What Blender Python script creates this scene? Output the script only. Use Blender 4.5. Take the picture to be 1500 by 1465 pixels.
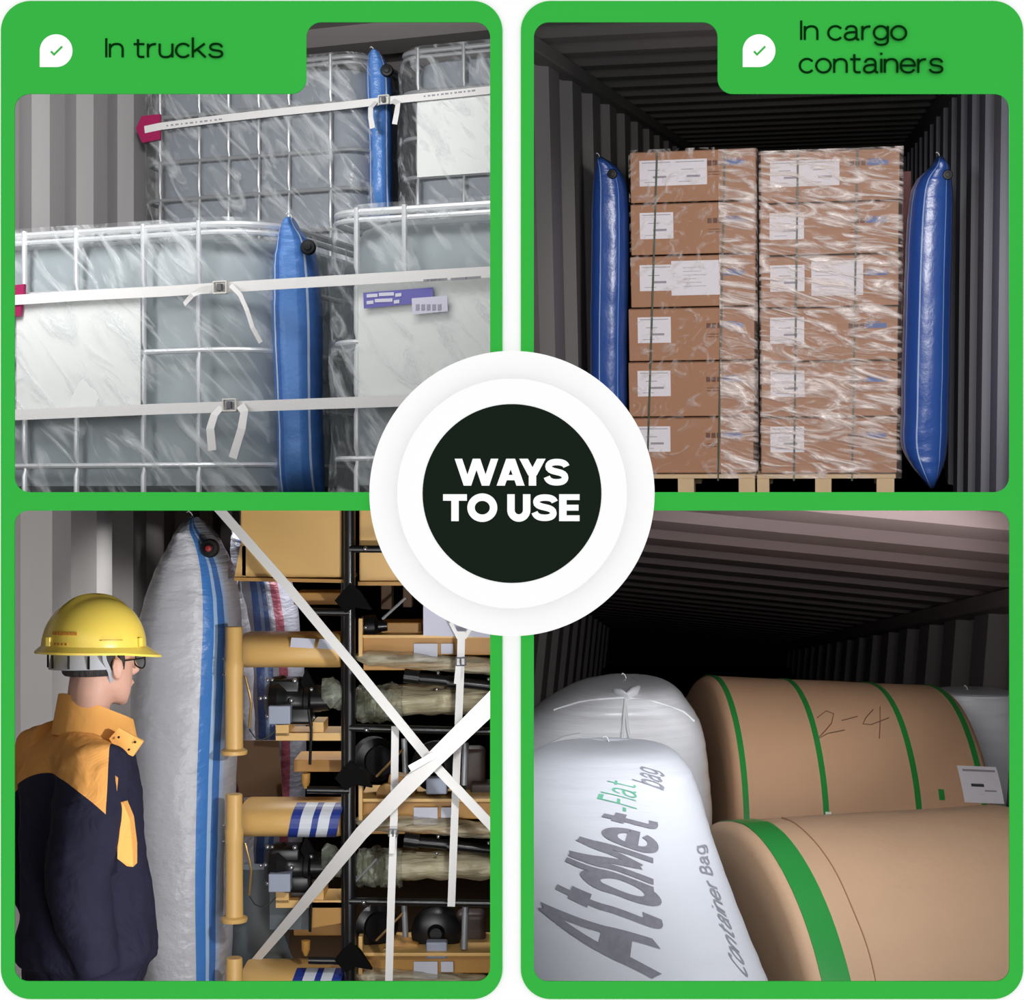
import bpy, bmesh, math, random
from mathutils import Vector, Matrix, noise
random.seed(7)
for o in list(bpy.data.objects): bpy.data.objects.remove(o)
C = bpy.context.scene.collection
SC = bpy.context.scene
FPX = 2500.0; H = 2.3; CX, CY = 750.0, 732.5
# ---------------- camera, world, lights, exposure ----------------
cam_d = bpy.data.cameras.new('camera'); cam = bpy.data.objects.new('camera', cam_d); C.objects.link(cam)
cam.location = (0, 0, H); cam.rotation_euler = (math.pi/2, 0, 0)
cam_d.sensor_width = 36; cam_d.sensor_fit = 'HORIZONTAL'; cam_d.lens = 36*FPX/1500; cam_d.clip_end = 100
SC.camera = cam
SC.view_settings.view_transform = 'Standard'; SC.view_settings.look = 'None'
SC.view_settings.exposure = 0.0; SC.view_settings.gamma = 1.0; SC.view_settings.use_curve_mapping = False
W = bpy.data.worlds.new('world'); SC.world = W; W.use_nodes = True
W.node_tree.nodes['Background'].inputs[0].default_value = (1, 1, 1, 1)
W.node_tree.nodes['Background'].inputs[1].default_value = 1.0
def aim(o, tgt):
    o.rotation_euler = (Vector(tgt)-o.location).to_track_quat('-Z', 'Y').to_euler()
def area(name, loc, tgt, sx, sy, power, col=(1, 1, 1), spread=180):
    l = bpy.data.lights.new(name, 'AREA'); l.shape = 'RECTANGLE'; l.size = sx; l.size_y = sy
    l.energy = power; l.color = col; l.spread = math.radians(spread)
    o = bpy.data.objects.new(name, l); C.objects.link(o); o.location = loc; aim(o, tgt); return o
def spot(name, loc, tgt, power, cone, blend=0.5, size=0.1, col=(1, 1, 1)):
    l = bpy.data.lights.new(name, 'SPOT'); l.energy = power; l.spot_size = math.radians(cone); l.spot_blend = blend
    l.shadow_soft_size = size; l.color = col
    o = bpy.data.objects.new(name, l); C.objects.link(o); o.location = loc; aim(o, tgt); return o
# bay with the bulk containers (top left): added fill lights, unseen behind the board
area('fill_bulk_side', (-1.62, 4.15, H+.75), (-.6, 6.2, H+.6), .3, 1.2, 4)
area('fill_bulk_top', (-.75, 4.15, H+1.42), (-.8, 6.5, H+.7), 1.2, .3, 11)
spot('fill_bulk_upper', (-.9, 4.15, H+1.38), (-1.15, 7.2, H+1.55), 190, 62, .7, .15)
area('fill_bulk_wall', (-1.66, 4.3, H+1.1), (-2.6, 6.6, H+1.3), .3, .5, 12)
# cargo container with cartons (top right): invented lights hidden around the opening
spot('fill_cartons', (1.08, 4.3, H+1.16), (1.62, 10.4, H+1.0), 540, 34, .6, .12, (1, .93, .88))
area('fill_cartons_side', (.10, 4.2, H+1.25), (1.9, 8, H+.9), .15, .3, 55, (.95, .95, 1))
area('fill_cartons_door', (1.36, 4.15, H+.6), (1.5, 9, H+1.0), .2, 1.0, 65)
# bay with the worker (bottom left): unseen fill added overhead, aside and below
area('fill_worker_wall', (-1.30, 6.5, H-.018), (-1.45, 6.5, H-.9), .24, 2.4, 24, (1, 1, 1), 130)
spot('fill_worker_cross', (-.035, 4.1, H-.45), (-1.3, 5.9, H-.6), 50, 100, .7, .03)
area('fill_worker_low', (-.55, 4.12, H-1.32), (-.5, 6.2, H-.6), .9, .25, 9)
# container with paper rolls (bottom right): extra lights added out of view
area('fill_rolls_low', (.9, 4.12, H-1.36), (.8, 7.0, H-.2), .8, .2, 3)
area('fill_rolls_side', (1.4, 4.15, H-.5), (.5, 7.4, H-.5), .2, .8, 7)
area('fill_rolls_roof', (.65, 4.6, H-.018), (1.0, 7.4, H-1.4), 1.0, .5, 20, (1, 1, 1), 120)
spot('fill_rolls_deep', (1.33, 4.12, H-.3), (.75, 10, H-.35), 120, 40, .6, .05)

# ---------------- helpers ----------------
def lin(c):
    r = []
    for v in c[:3]:
        v /= 255.0
        r.append(v/12.92 if v <= .04045 else ((v+.055)/1.055)**2.4)
    return (*r, 1)
MATS = {}
def mat(name, col, rough=.6, metal=0., var=0., vscale=8., bump=0., bscale=40., stretch=(1, 1, 1), spec=.5, trans=0., coat=0.):
    if name in MATS: return MATS[name]
    m = bpy.data.materials.new(name); m.use_nodes = True; nt = m.node_tree; N = nt.nodes; L = nt.links
    p = N['Principled BSDF']; c = lin(col)
    p.inputs['Base Color'].default_value = c; p.inputs['Roughness'].default_value = rough
    p.inputs['Metallic'].default_value = metal; p.inputs['Specular IOR Level'].default_value = spec
    p.inputs['Coat Weight'].default_value = coat
    tc = N.new('ShaderNodeTexCoord'); mp = N.new('ShaderNodeMapping'); mp.inputs['Scale'].default_value = stretch
    L.new(tc.outputs['Object'], mp.inputs['Vector'])
    if var > 0:
        n = N.new('ShaderNodeTexNoise'); n.inputs['Scale'].default_value = vscale; n.inputs['Detail'].default_value = 5
        L.new(mp.outputs[0], n.inputs['Vector'])
        mx = N.new('ShaderNodeMix'); mx.data_type = 'RGBA'
        mx.inputs[6].default_value = tuple(x*(1-var) for x in c[:3])+(1,)
        mx.inputs[7].default_value = tuple(min(1, x*(1+var)) for x in c[:3])+(1,)
        L.new(n.outputs[0], mx.inputs[0]); L.new(mx.outputs[2], p.inputs['Base Color'])
    if bump > 0:
        n = N.new('ShaderNodeTexNoise'); n.inputs['Scale'].default_value = bscale; n.inputs['Detail'].default_value = 4
        L.new(mp.outputs[0], n.inputs['Vector'])
        b = N.new('ShaderNodeBump'); b.inputs['Strength'].default_value = bump; b.inputs['Distance'].default_value = .01
        L.new(n.outputs[0], b.inputs['Height']); L.new(b.outputs[0], p.inputs['Normal'])
    MATS[name] = m; return m
def mat_stripe(name, stops, rough=.38, bump=.25, coat=0.):
    """woven plastic cloth with lengthwise coloured stripes across its width (UV x) and a faint weave"""
    m = bpy.data.materials.new(name); m.use_nodes = True; nt = m.node_tree; N = nt.nodes; L = nt.links
    p = N['Principled BSDF']; p.inputs['Roughness'].default_value = rough; p.inputs['Coat Weight'].default_value = coat
    tc = N.new('ShaderNodeTexCoord'); sp = N.new('ShaderNodeSeparateXYZ'); L.new(tc.outputs['UV'], sp.inputs[0])
    cr = N.new('ShaderNodeValToRGB'); cr.color_ramp.interpolation = 'CONSTANT'
    el = cr.color_ramp.elements
    el[0].position = 0; el[0].color = lin(stops[0][1]); el[1].position = stops[1][0]; el[1].color = lin(stops[1][1])
    for u, c in stops[2:]:
        e = el.new(u); e.color = lin(c)
    L.new(sp.outputs[0], cr.inputs[0]); L.new(cr.outputs[0], p.inputs['Base Color'])
    mp = N.new('ShaderNodeMapping'); mp.inputs['Scale'].default_value = (6, 60, 1); L.new(tc.outputs['UV'], mp.inputs[0])
    n = N.new('ShaderNodeTexNoise'); n.inputs['Scale'].default_value = 1.5; n.inputs['Detail'].default_value = 5
    L.new(mp.outputs[0], n.inputs['Vector'])
    b = N.new('ShaderNodeBump'); b.inputs['Strength'].default_value = bump; b.inputs['Distance'].default_value = .012
    L.new(n.outputs[0], b.inputs['Height']); L.new(b.outputs[0], p.inputs['Normal'])
    return m
def mat_film(name, base=.08, amount=.6, scale=(9, 9, 3), rot=(0, .5, 0), lo=.5, hi=.72, col=(235, 238, 240), rough=.18, detail=5, dist=1.2):
    """clear stretch film: see-through, with milky creases and wet-looking highlights"""
    m = bpy.data.materials.new(name); m.use_nodes = True; nt = m.node_tree; N = nt.nodes; L = nt.links
    p = N['Principled BSDF']; p.inputs['Base Color'].default_value = lin(col); p.inputs['Roughness'].default_value = rough
    out = N['Material Output']; tr = N.new('ShaderNodeBsdfTransparent'); mx = N.new('ShaderNodeMixShader')
    tc = N.new('ShaderNodeTexCoord'); mp = N.new('ShaderNodeMapping'); mp.inputs['Scale'].default_value = scale
    m0 = N.new('ShaderNodeMapping'); m0.inputs['Rotation'].default_value = rot; L.new(tc.outputs['Object'], m0.inputs[0]); L.new(m0.outputs[0], mp.inputs[0])
    n = N.new('ShaderNodeTexNoise'); n.inputs['Scale'].default_value = 1; n.inputs['Detail'].default_value = detail
    n.inputs['Distortion'].default_value = dist; L.new(mp.outputs[0], n.inputs['Vector'])
    mr = N.new('ShaderNodeMapRange'); mr.inputs[1].default_value = lo; mr.inputs[2].default_value = hi
    mr.inputs[3].default_value = base; mr.inputs[4].default_value = amount
    L.new(n.outputs[0], mr.inputs[0]); L.new(mr.outputs[0], mx.inputs[0])
    b = N.new('ShaderNodeBump'); b.inputs['Strength'].default_value = .9; b.inputs['Distance'].default_value = .02
    L.new(n.outputs[0], b.inputs['Height']); L.new(b.outputs[0], p.inputs['Normal'])
    L.new(tr.outputs[0], mx.inputs[1]); L.new(p.outputs[0], mx.inputs[2]); L.new(mx.outputs[0], out.inputs[0])
    return m

class Frame:
    """a set of axes rotated about the viewpoint; its depth axis vanishes at pixel (vx, vy)"""
    def __init__(s, vx, vy, roll=0):
        d = Vector(((vx-CX)/FPX, 1, (CY-vy)/FPX)).normalized()
        r = d.cross(Vector((0, 0, 1))).normalized(); u = r.cross(d)
        a = math.radians(roll)
        r2 = r*math.cos(a)-u*math.sin(a); u2 = u*math.cos(a)+r*math.sin(a)
        s.r, s.d, s.u = r2, d, u2
        s.M = Matrix(((r2.x, d.x, u2.x, 0), (r2.y, d.y, u2.y, 0), (r2.z, d.z, u2.z, H), (0, 0, 0, 1)))
        s.R = s.M.to_3x3(); s.Rt = s.R.transposed()
    def hit(s, px, py, ax, val):
        l = s.Rt @ Vector(((px-CX)/FPX, 1, (CY-py)/FPX)); return l*(val/l[ax])
    def w(s, p): return s.M @ Vector(p)
WF = Frame(CX, CY)
def at(px, py, Y): return Vector(((px-CX)/FPX*Y, Y, H+(CY-py)/FPX*Y))

CLIP = []     # the side walls of the bay being built: (point, normal) keeps the side the normal points to
def prof(a, b, t): return a+(b-a)*t
class MB:
    def __init__(s, F=None):
        s.bm = bmesh.new(); s.F = F; s.uv = s.bm.loops.layers.uv.new('UVMap')
    def T(s, p):
        p = Vector(p); return s.F.w(p) if s.F else p
    def add(s, vs, fs, uvs=None):
        bv = [s.bm.verts.new(s.T(v)) for v in vs]
        for f in fs:
            try: fc = s.bm.faces.new([bv[i] for i in f])
            except ValueError: continue
            if uvs:
                for lp, i in zip(fc.loops, f): lp[s.uv].uv = uvs[i]
        return s
    def box(s, c, size, rot=None, bevel=0):
        hx, hy, hz = [v/2 for v in size]; R = rot or Matrix.Identity(3); c = Vector(c)
        if bevel <= 0:
            vs = [c+R@Vector((x, y, z)) for x in (-hx, hx) for y in (-hy, hy) for z in (-hz, hz)]
            return s.add(vs, [(0, 1, 3, 2), (4, 6, 7, 5), (0, 4, 5, 1), (2, 3, 7, 6), (0, 2, 6, 4), (1, 5, 7, 3)])
        t = bmesh.new(); bmesh.ops.create_cube(t, size=1)
        for v in t.verts: v.co = Vector((v.co.x*size[0], v.co.y*size[1], v.co.z*size[2]))
        bmesh.ops.bevel(t, geom=t.edges[:], offset=bevel, segments=3, profile=.5, affect='EDGES')
        t.verts.index_update()
        s.add([c+R@v.co for v in t.verts], [[v.index for v in f.verts] for f in t.faces]); t.free(); return s
    def span(s, a, b, bevel=0):
        a, b = Vector(a), Vector(b); return s.box((a+b)/2, [abs(v) for v in (b-a)], None, bevel)
    def loft(s, rings, cap=True, closed=False, uvs=None):
        n = len(rings[0]); m = len(rings)
        vs = [p for r in rings for p in r]; fs = []
        for i in range(m if closed else m-1):
            for j in range(n):
                a = i*n+j; b = i*n+(j+1) % n; c = ((i+1) % m)*n+(j+1) % n; d = ((i+1) % m)*n+j
                fs.append((a, b, c, d))
        if cap and not closed: fs += [tuple(range(n)), tuple((m-1)*n+j for j in range(n))]
        return s.add(vs, fs, uvs)
    def tube(s, pts, r, n=10, closed=False, cap=True):
        pts = [Vector(p) for p in pts]; m = len(pts); rs = r if isinstance(r, (list, tuple)) else [r]*m
        rings = []; up = None
        for i, p in enumerate(pts):
            if closed: t = (pts[(i+1) % m]-pts[i-1])
            else: t = pts[min(i+1, m-1)]-pts[max(i-1, 0)]
            t.normalize()
            if up is None:
                up = Vector((0, 0, 1)) if abs(t.z) < .9 else Vector((1, 0, 0))
            up = (up-t*up.dot(t)).normalized(); sd = t.cross(up)
            rings.append([p+(up*math.cos(a)+sd*math.sin(a))*rs[i] for a in [2*math.pi*k/n for k in range(n)]])
        return s.loft(rings, cap, closed)
    def ribbon(s, pts, wdir, width, thick, closed=False):
        pts = [Vector(p) for p in pts]; m = len(pts); wd = [Vector(w).normalized() for w in wdir] if isinstance(wdir, list) else [Vector(wdir).normalized()]*m
        ws = width if isinstance(width, (list, tuple)) else [width]*m
        rings = []
        for i, p in enumerate(pts):
            t = (pts[(i+1) % m]-pts[i-1]) if closed else pts[min(i+1, m-1)]-pts[max(i-1, 0)]
            t.normalize(); w = (wd[i]-t*wd[i].dot(t)).normalized(); n = t.cross(w)
            a = w*ws[i]/2; b = n*thick/2
            rings.append([p-a-b, p+a-b, p+a+b, p-a+b])
        return s.loft(rings, not closed, closed)
    def ball(s, c, r, nu=20, nv=12, fn=None):
        c = Vector(c); rr = Vector(r) if hasattr(r, '__len__') else Vector((r, r, r)); rings = []
        for i in range(1, nv):
            th = math.pi*i/nv; ring = []
            for j in range(nu):
                ph = 2*math.pi*j/nu; d = Vector((math.sin(th)*math.cos(ph), math.sin(th)*math.sin(ph), math.cos(th)))
                q = Vector((d.x*rr.x, d.y*rr.y, d.z*rr.z)); ring.append(c+(fn(q, d) if fn else q))
            rings.append(ring)
        return s.loft(rings)
    def lathe(s, c, profile, axis=(0, 0, 1), n=24):
        c = Vector(c); ax = Vector(axis).normalized(); e1 = ax.orthogonal().normalized(); e2 = ax.cross(e1)
        return s.loft([[c+ax*h+(e1*math.cos(2*math.pi*k/n)+e2*math.sin(2*math.pi*k/n))*r for k in range(n)] for r, h in profile])
    def build(s, name, m, parent=None, smooth=False, clip=True, disp=None):
        bm = s.bm
        if clip:
            for pt, no in CLIP:
                if any((v.co-pt).dot(no) < -1e-5 for v in bm.verts):
                    bmesh.ops.bisect_plane(bm, geom=bm.verts[:]+bm.edges[:]+bm.faces[:], plane_co=pt, plane_no=-no, clear_outer=True)
        if not bm.verts: bm.free(); return None
        bmesh.ops.recalc_face_normals(bm, faces=bm.faces[:])
        if parent is not None: org = Vector(parent['_o'])
        else:
            xs = [v.co for v in bm.verts]
            org = Vector(((min(v.x for v in xs)+max(v.x for v in xs))/2, (min(v.y for v in xs)+max(v.y for v in xs))/2, min(v.z for v in xs)))
        for v in bm.verts: v.co -= org
        if disp: disp(bm)
        me = bpy.data.meshes.new(name); bm.to_mesh(me); bm.free()
        o = bpy.data.objects.new(name, me); C.objects.link(o)
        if parent is not None: o.parent = parent
        else: o.location = org
        ORG[o.name] = org
        o['_o'] = tuple(org)
        if m: me.materials.append(m)
        if smooth:
            for p in me.polygons: p.use_smooth = True
            if smooth != 'full':
                try: me.set_sharp_from_angle(angle=math.radians(40))
                except Exception: pass
        return o
ORG = {}
def thing(name, label, cat, loc, group=None):
    o = bpy.data.objects.new(name, None); C.objects.link(o); o.location = loc; o['_o'] = tuple(Vector(loc))
    o.empty_display_size = .1; o['label'] = label; o['category'] = cat
    if group: o['group'] = group
    return o
def tag(o, label, cat, group=None):
    if o is None: return
    o['label'] = label; o['category'] = cat
    if group: o['group'] = group
    return o
def struct(o):
    if o is not None: o['kind'] = 'structure'
    return o
def plabel(o, t):
    if o is not None: o['label'] = t
    return o

# ---- flat shapes on the display wall ----
def rounded(pts, r, n=8):
    out = []; m = len(pts)
    for i, p in enumerate(pts):
        p = Vector(p); a = Vector(pts[i-1])-p; b = Vector(pts[(i+1) % m])-p
        rr = r[i] if isinstance(r, (list, tuple)) else r
        if rr <= 0: out.append(tuple(p)); continue
        a.normalize(); b.normalize(); p0 = p+a*rr; p1 = p+b*rr; c = p+(a+b)*rr
        for k in range(n+1):
            t = k/n*math.pi/2
            out.append(tuple(c-b*rr*math.cos(t)-a*rr*math.sin(t)))
    return out
def circle(cx, cy, r, n=96): return [(cx+r*math.cos(2*math.pi*k/n), cy+r*math.sin(2*math.pi*k/n)) for k in range(n)]
YW = 4.0
def curve_mesh(cu):
    o = bpy.data.objects.new('tmp', cu); C.objects.link(o); dg = bpy.context.evaluated_depsgraph_get()
    me = bpy.data.meshes.new_from_object(o.evaluated_get(dg)); bpy.data.objects.remove(o); bpy.data.curves.remove(cu); return me
def plate(name, loops, yfront, thick, m, parent=None, bevel=0):
    cu = bpy.data.curves.new('tmp', 'CURVE'); cu.dimensions = '2D'; cu.fill_mode = 'BOTH'
    cu.extrude = thick/2*(FPX/YW)
    for lp in loops:
        sp = cu.splines.new('POLY'); sp.points.add(len(lp)-1); sp.use_cyclic_u = True
        for q, (x, y) in zip(sp.points, lp): q.co = (x, y, 0, 1)
    me = curve_mesh(cu)
    b = MB(); k = YW/FPX
    vs = [Vector(((v.co.x-CX)*k, yfront+thick/2+v.co.z*k, H+(CY-v.co.y)*k)) for v in me.vertices]
    b.add(vs, [tuple(p.vertices) for p in me.polygons]); bpy.data.meshes.remove(me)
    bmesh.ops.remove_doubles(b.bm, verts=b.bm.verts[:], dist=1e-6)
    return b.build(name, m, parent, clip=False)
def text_mesh(txt, offset=0, space=1.0, shear=0):
    cu = bpy.data.curves.new('tmp', 'FONT'); cu.body = txt; cu.size = 1; cu.offset = offset; cu.space_character = space; cu.shear = shear
    cu.resolution_u = 6
    return curve_mesh(cu)
def lettering(name, txt, x0, x1, base, cap, yfront, m, parent, offset=0, space=1.0):
    ref = text_mesh('H', offset); hz = max(v.co.y for v in ref.vertices); lo = min(v.co.y for v in ref.vertices); bpy.data.meshes.remove(ref)
    me = text_mesh(txt, offset, space); xs = [v.co.x for v in me.vertices]; a, b_ = min(xs), max(xs)
    k = YW/FPX; sx = (x1-x0)/(b_-a); sy = cap/(hz-lo)
    b = MB()
    b.add([Vector(((x0+(v.co.x-a)*sx-CX)*k, yfront, H+(CY-(base-(v.co.y-lo)*sy))*k)) for v in me.vertices], [tuple(p.vertices) for p in me.polygons])
    bpy.data.meshes.remove(me)
    r = bmesh.ops.extrude_face_region(b.bm, geom=b.bm.faces[:])
    for v in [g for g in r['geom'] if isinstance(g, bmesh.types.BMVert)]: v.co.y -= .0008
    return b.build(name, m, parent, clip=False)


def cub(p0, p1, p2, p3, n=10):
    return [tuple((1-t)**3*a+3*(1-t)**2*t*b+3*(1-t)*t*t*c+t**3*d for a, b, c, d in zip(p0, p1, p2, p3)) for t in [k/n for k in range(1, n+1)]]
def pth(*seg):
    out = [seg[0]]
    for q in seg[1:]:
        if len(q) == 3: out += cub(out[-1], *q)
        else: out.append(q)
    return out
def arc(cx, cy, rx, ry, a0, a1, n=28):
    return [(cx+rx*math.cos(math.radians(a0+(a1-a0)*k/n)), cy+ry*math.sin(math.radians(a0+(a1-a0)*k/n))) for k in range(n+1)]
GL = {
 'I': [[(0, 0), (0, 1)]], 'n': [[(0, 0), (0, .72)], pth((0, .38), ((.01, .6), (.14, .70), (.32, .70)), ((.52, .70), (.60, .58), (.60, .40)), (.60, 0))],
 't': [pth((.2, .95), (.2, .2), ((.2, .05), (.26, .02), (.38, .02)), (.5, .03)), [(0, .69), (.5, .69)]],
 'r': [[(0, 0), (0, .72)], pth((0, .38), ((.02, .6), (.16, .71), (.38, .69)))],
 'u': [pth((0, .72), (0, .3), ((0, .1), (.1, .01), (.28, .01)), ((.48, .01), (.6, .12), (.6, .32))), [(.6, .72), (.6, 0)]],
 'c': [arc(.34, .36, .34, .35, 38, 322)], 'o': [arc(.35, .36, .35, .35, 0, 360, 40)],
 'k': [[(0, 0), (0, 1.04)], [(.56, .72), (0, .26)], [(.2, .42), (.6, 0)]],
 's': [pth((.60, .53), ((.57, .66), (.46, .71), (.32, .71)), ((.13, .71), (.05, .63), (.05, .53)), ((.05, .27), (.61, .46), (.61, .19)), ((.61, .07), (.5, .01), (.33, .01)), ((.15, .01), (.03, .07), (.01, .19)))],
 'a': [pth((.05, .52), ((.08, .66), (.18, .71), (.30, .71)), ((.5, .71), (.55, .6), (.55, .46)), (.55, .14), ((.55, .03), (.6, .01), (.68, .03))), pth((.55, .41), ((.4, .39), (.0, .44), (.0, .19)), ((0, .07), (.1, .01), (.22, .01)), ((.42, .01), (.55, .12), (.55, .28)))],
 'g': [arc(.33, .37, .33, .34, 0, 360, 40), pth((.66, .72), (.66, -.02), ((.66, -.2), (.5, -.25), (.34, -.25)), ((.18, -.25), (.08, -.2), (.05, -.08)))],
 'i': [[(0, 0), (0, .72)], [(0, .92), (0, 1.03)]],
 'e': [pth((.02, .37), (.67, .37), ((.67, .58), (.54, .71), (.34, .71)), ((.13, .71), (0, .58), (0, .36)), ((0, .12), (.15, .01), (.36, .01)), ((.5, .01), (.6, .08), (.64, .18)))]}
GW = {'I': 0, 'n': .6, 't': .5, 'r': .38, 'u': .6, 'c': .62, 'o': .7, 'k': .6, 's': .61, 'a': .66, 'g': .66, 'i': 0, 'e': .67, ' ': .18}
class Ink:
    """flat lettering pieces in wall pixels, given a slight thickness"""
    def __init__(s): s.polys = []
    def stroke(s, pts, w):
        n = len(pts); L = []; closed = math.dist(pts[0], pts[-1]) < 1e-6
        for i in range(n):
            a = pts[i-1] if i else (pts[-2] if closed else pts[0]); b = pts[i+1] if i < n-1 else (pts[1] if closed else pts[-1]); p = pts[i]
            d0 = Vector((p[0]-a[0], p[1]-a[1])); d1 = Vector((b[0]-p[0], b[1]-p[1]))
            if d0.length < 1e-9: d0 = d1
            if d1.length < 1e-9: d1 = d0
            d0.normalize(); d1.normalize(); t = (d0+d1).normalized(); k = 1/max(.6, t.dot(d0)); nn = Vector((-t.y, t.x))*w/2*k
            L.append(((p[0]+nn.x, p[1]+nn.y), (p[0]-nn.x, p[1]-nn.y)))
        for a, b in zip(L, L[1:]): s.polys.append([a[0], b[0], b[1], a[1]])
    def build(s, name, yf, m, parent):
        b = MB()
        for i, q in enumerate(s.polys):
            f = [at(x, y, yf-.0008-i*.00002) for x, y in q]; k = [at(x, y, yf) for x, y in q]; b.loft([f, k])
        return b.build(name, m, parent, clip=False)
def thin_text(txt, x0, x1, base, cap, w, parent, gap=.17):
    tot = -gap
    for c in txt: tot += GW[c]+gap
    sx = (x1-x0-w)/tot; x = x0+w/2; ik = Ink()
    for c in txt:
        for st in GL.get(c, []):
            ik.stroke([(x+px*sx, base-py*cap) for px, py in st], w)
        x += (GW[c]+gap)*sx
    return ik.build('lettering', YW-.0042, ink, parent)

# ================= the display wall =================
white = mat('white_paint', (255, 255, 255), .9, spec=0.)
green = mat('green_board', (57, 181, 70), .9, spec=0.)
ink = mat('dark_green_ink', (8, 45, 14), .9, spec=0.)
W1 = rounded([(22, 138), (449, 138), (449, 33), (718, 33), (718, 721), (22, 721)], 22)
W2 = rounded([(782, 33), (1051, 33), (1051, 138), (1478, 138), (1478, 721), (782, 721)], 22)
W3 = rounded([(22, 748), (718, 748), (718, 1437), (22, 1437)], 20)
W4 = rounded([(782, 748), (1478, 748), (1478, 1437), (782, 1437)], 20)
def grow(lp, g):
    cx = sum(p[0] for p in lp)/len(lp); cy = sum(p[1] for p in lp)/len(lp)
    return [(x+(g if x > cx else -g), y+(g if y > cy else -g)) for x, y in lp]
e_ = 8
W1b = [(22-e_, 138-16), (449-16, 138-16), (449-16, 33-e_), (718+e_, 33-e_), (718+e_, 721+e_), (22-e_, 721+e_)]
W2b = [(782-e_, 33-e_), (1051+16, 33-e_), (1051+16, 138-16), (1478+e_, 138-16), (1478+e_, 721+e_), (782-e_, 721+e_)]
W3b = [(22-e_, 748-e_), (718+e_, 748-e_), (718+e_, 1437+e_), (22-e_, 1437+e_)]
W4b = [(782-e_, 748-e_), (1478+e_, 748-e_), (1478+e_, 1437+e_), (782-e_, 1437+e_)]
struct(plate('wall_front', [[(-420, -420), (1920, -420), (1920, 1900), (-420, 1900)], W1b, W2b, W3b, W4b], YW, .03, white))
def bubble(cx, cy, parent, yf):
    r = 24; pts = [(cx-r, cy+r)]+[(cx+r*math.cos(a), cy+r*math.sin(a)) for a in [math.pi+math.pi*1.5*k/40 for k in range(41)]]
    ic = plate('check_bubble', [pts], yf-.001, .001, white, parent)
    ck = [(cx-8.4, cy+2.2), (cx-6.4, cy+.2), (cx-3, cy+4), (cx+8, cy-7), (cx+9.8, cy-5.1), (cx-3, cy+7.6)]
    plate('check_mark', [ck], yf-.0017, .0008, green, ic)
def panel(x0, x1, wins, label):
    t = thing('display_board', label, 'display board', at((x0+x1)/2, 1463, YW))
    plate('board', [rounded([(x0, 2), (x1, 2), (x1, 1463), (x0, 1463)], 44, 14)]+wins, YW-.004, .004, green, t)
    return t
b1 = panel(2, 736, [W1, W3], 'green display board on the white wall lettered In trucks')
bubble(83, 75, b1, YW-.004)
thin_text('In trucks', 154, 327, 84, 28, 3.3, b1)
b2 = panel(763, 1498, [W2, W4], 'green display board on the white wall lettered In cargo containers')
bubble(1111.5, 75, b2, YW-.004)
thin_text('In cargo', 1172, 1329, 58.5, 28.5, 3.3, b2)
thin_text('containers', 1170, 1382, 106.5, 28.5, 3.3, b2)
sg = thing('round_sign', 'round white sign with a dark centre reading WAYS TO USE between the boards', 'sign', at(750, 932, YW))
def disc(name, r, y0, y1, m, par, bv=.004, n=128):
    k = y0/FPX; b = MB(); c = at(750, 723, y0); R = r*k
    b.lathe(c, [(R, y1-y0), (R, bv), (R-bv*.3, bv*.3), (R-bv, 0)], (0, 1, 0), n); return b.build(name, m, par, smooth=True, clip=False)
disc('sign_base', 209, 3.975, 4.02, white, sg, .0005)
disc('raised_disc', 168.5, 3.932, 3.936, white, sg, .001)
disc('hub', 120, 3.936, 3.976, mat('shadow_hub_grey', (120, 120, 122), .9, spec=0.), sg, .001)  # unseen spacer added so a soft shadow rings the raised disc
dk = mat('black_green', (25, 35, 27), .9, spec=0.)
disc('dark_disc', 131, 3.9305, 3.933, dk, sg, .0002)

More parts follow.
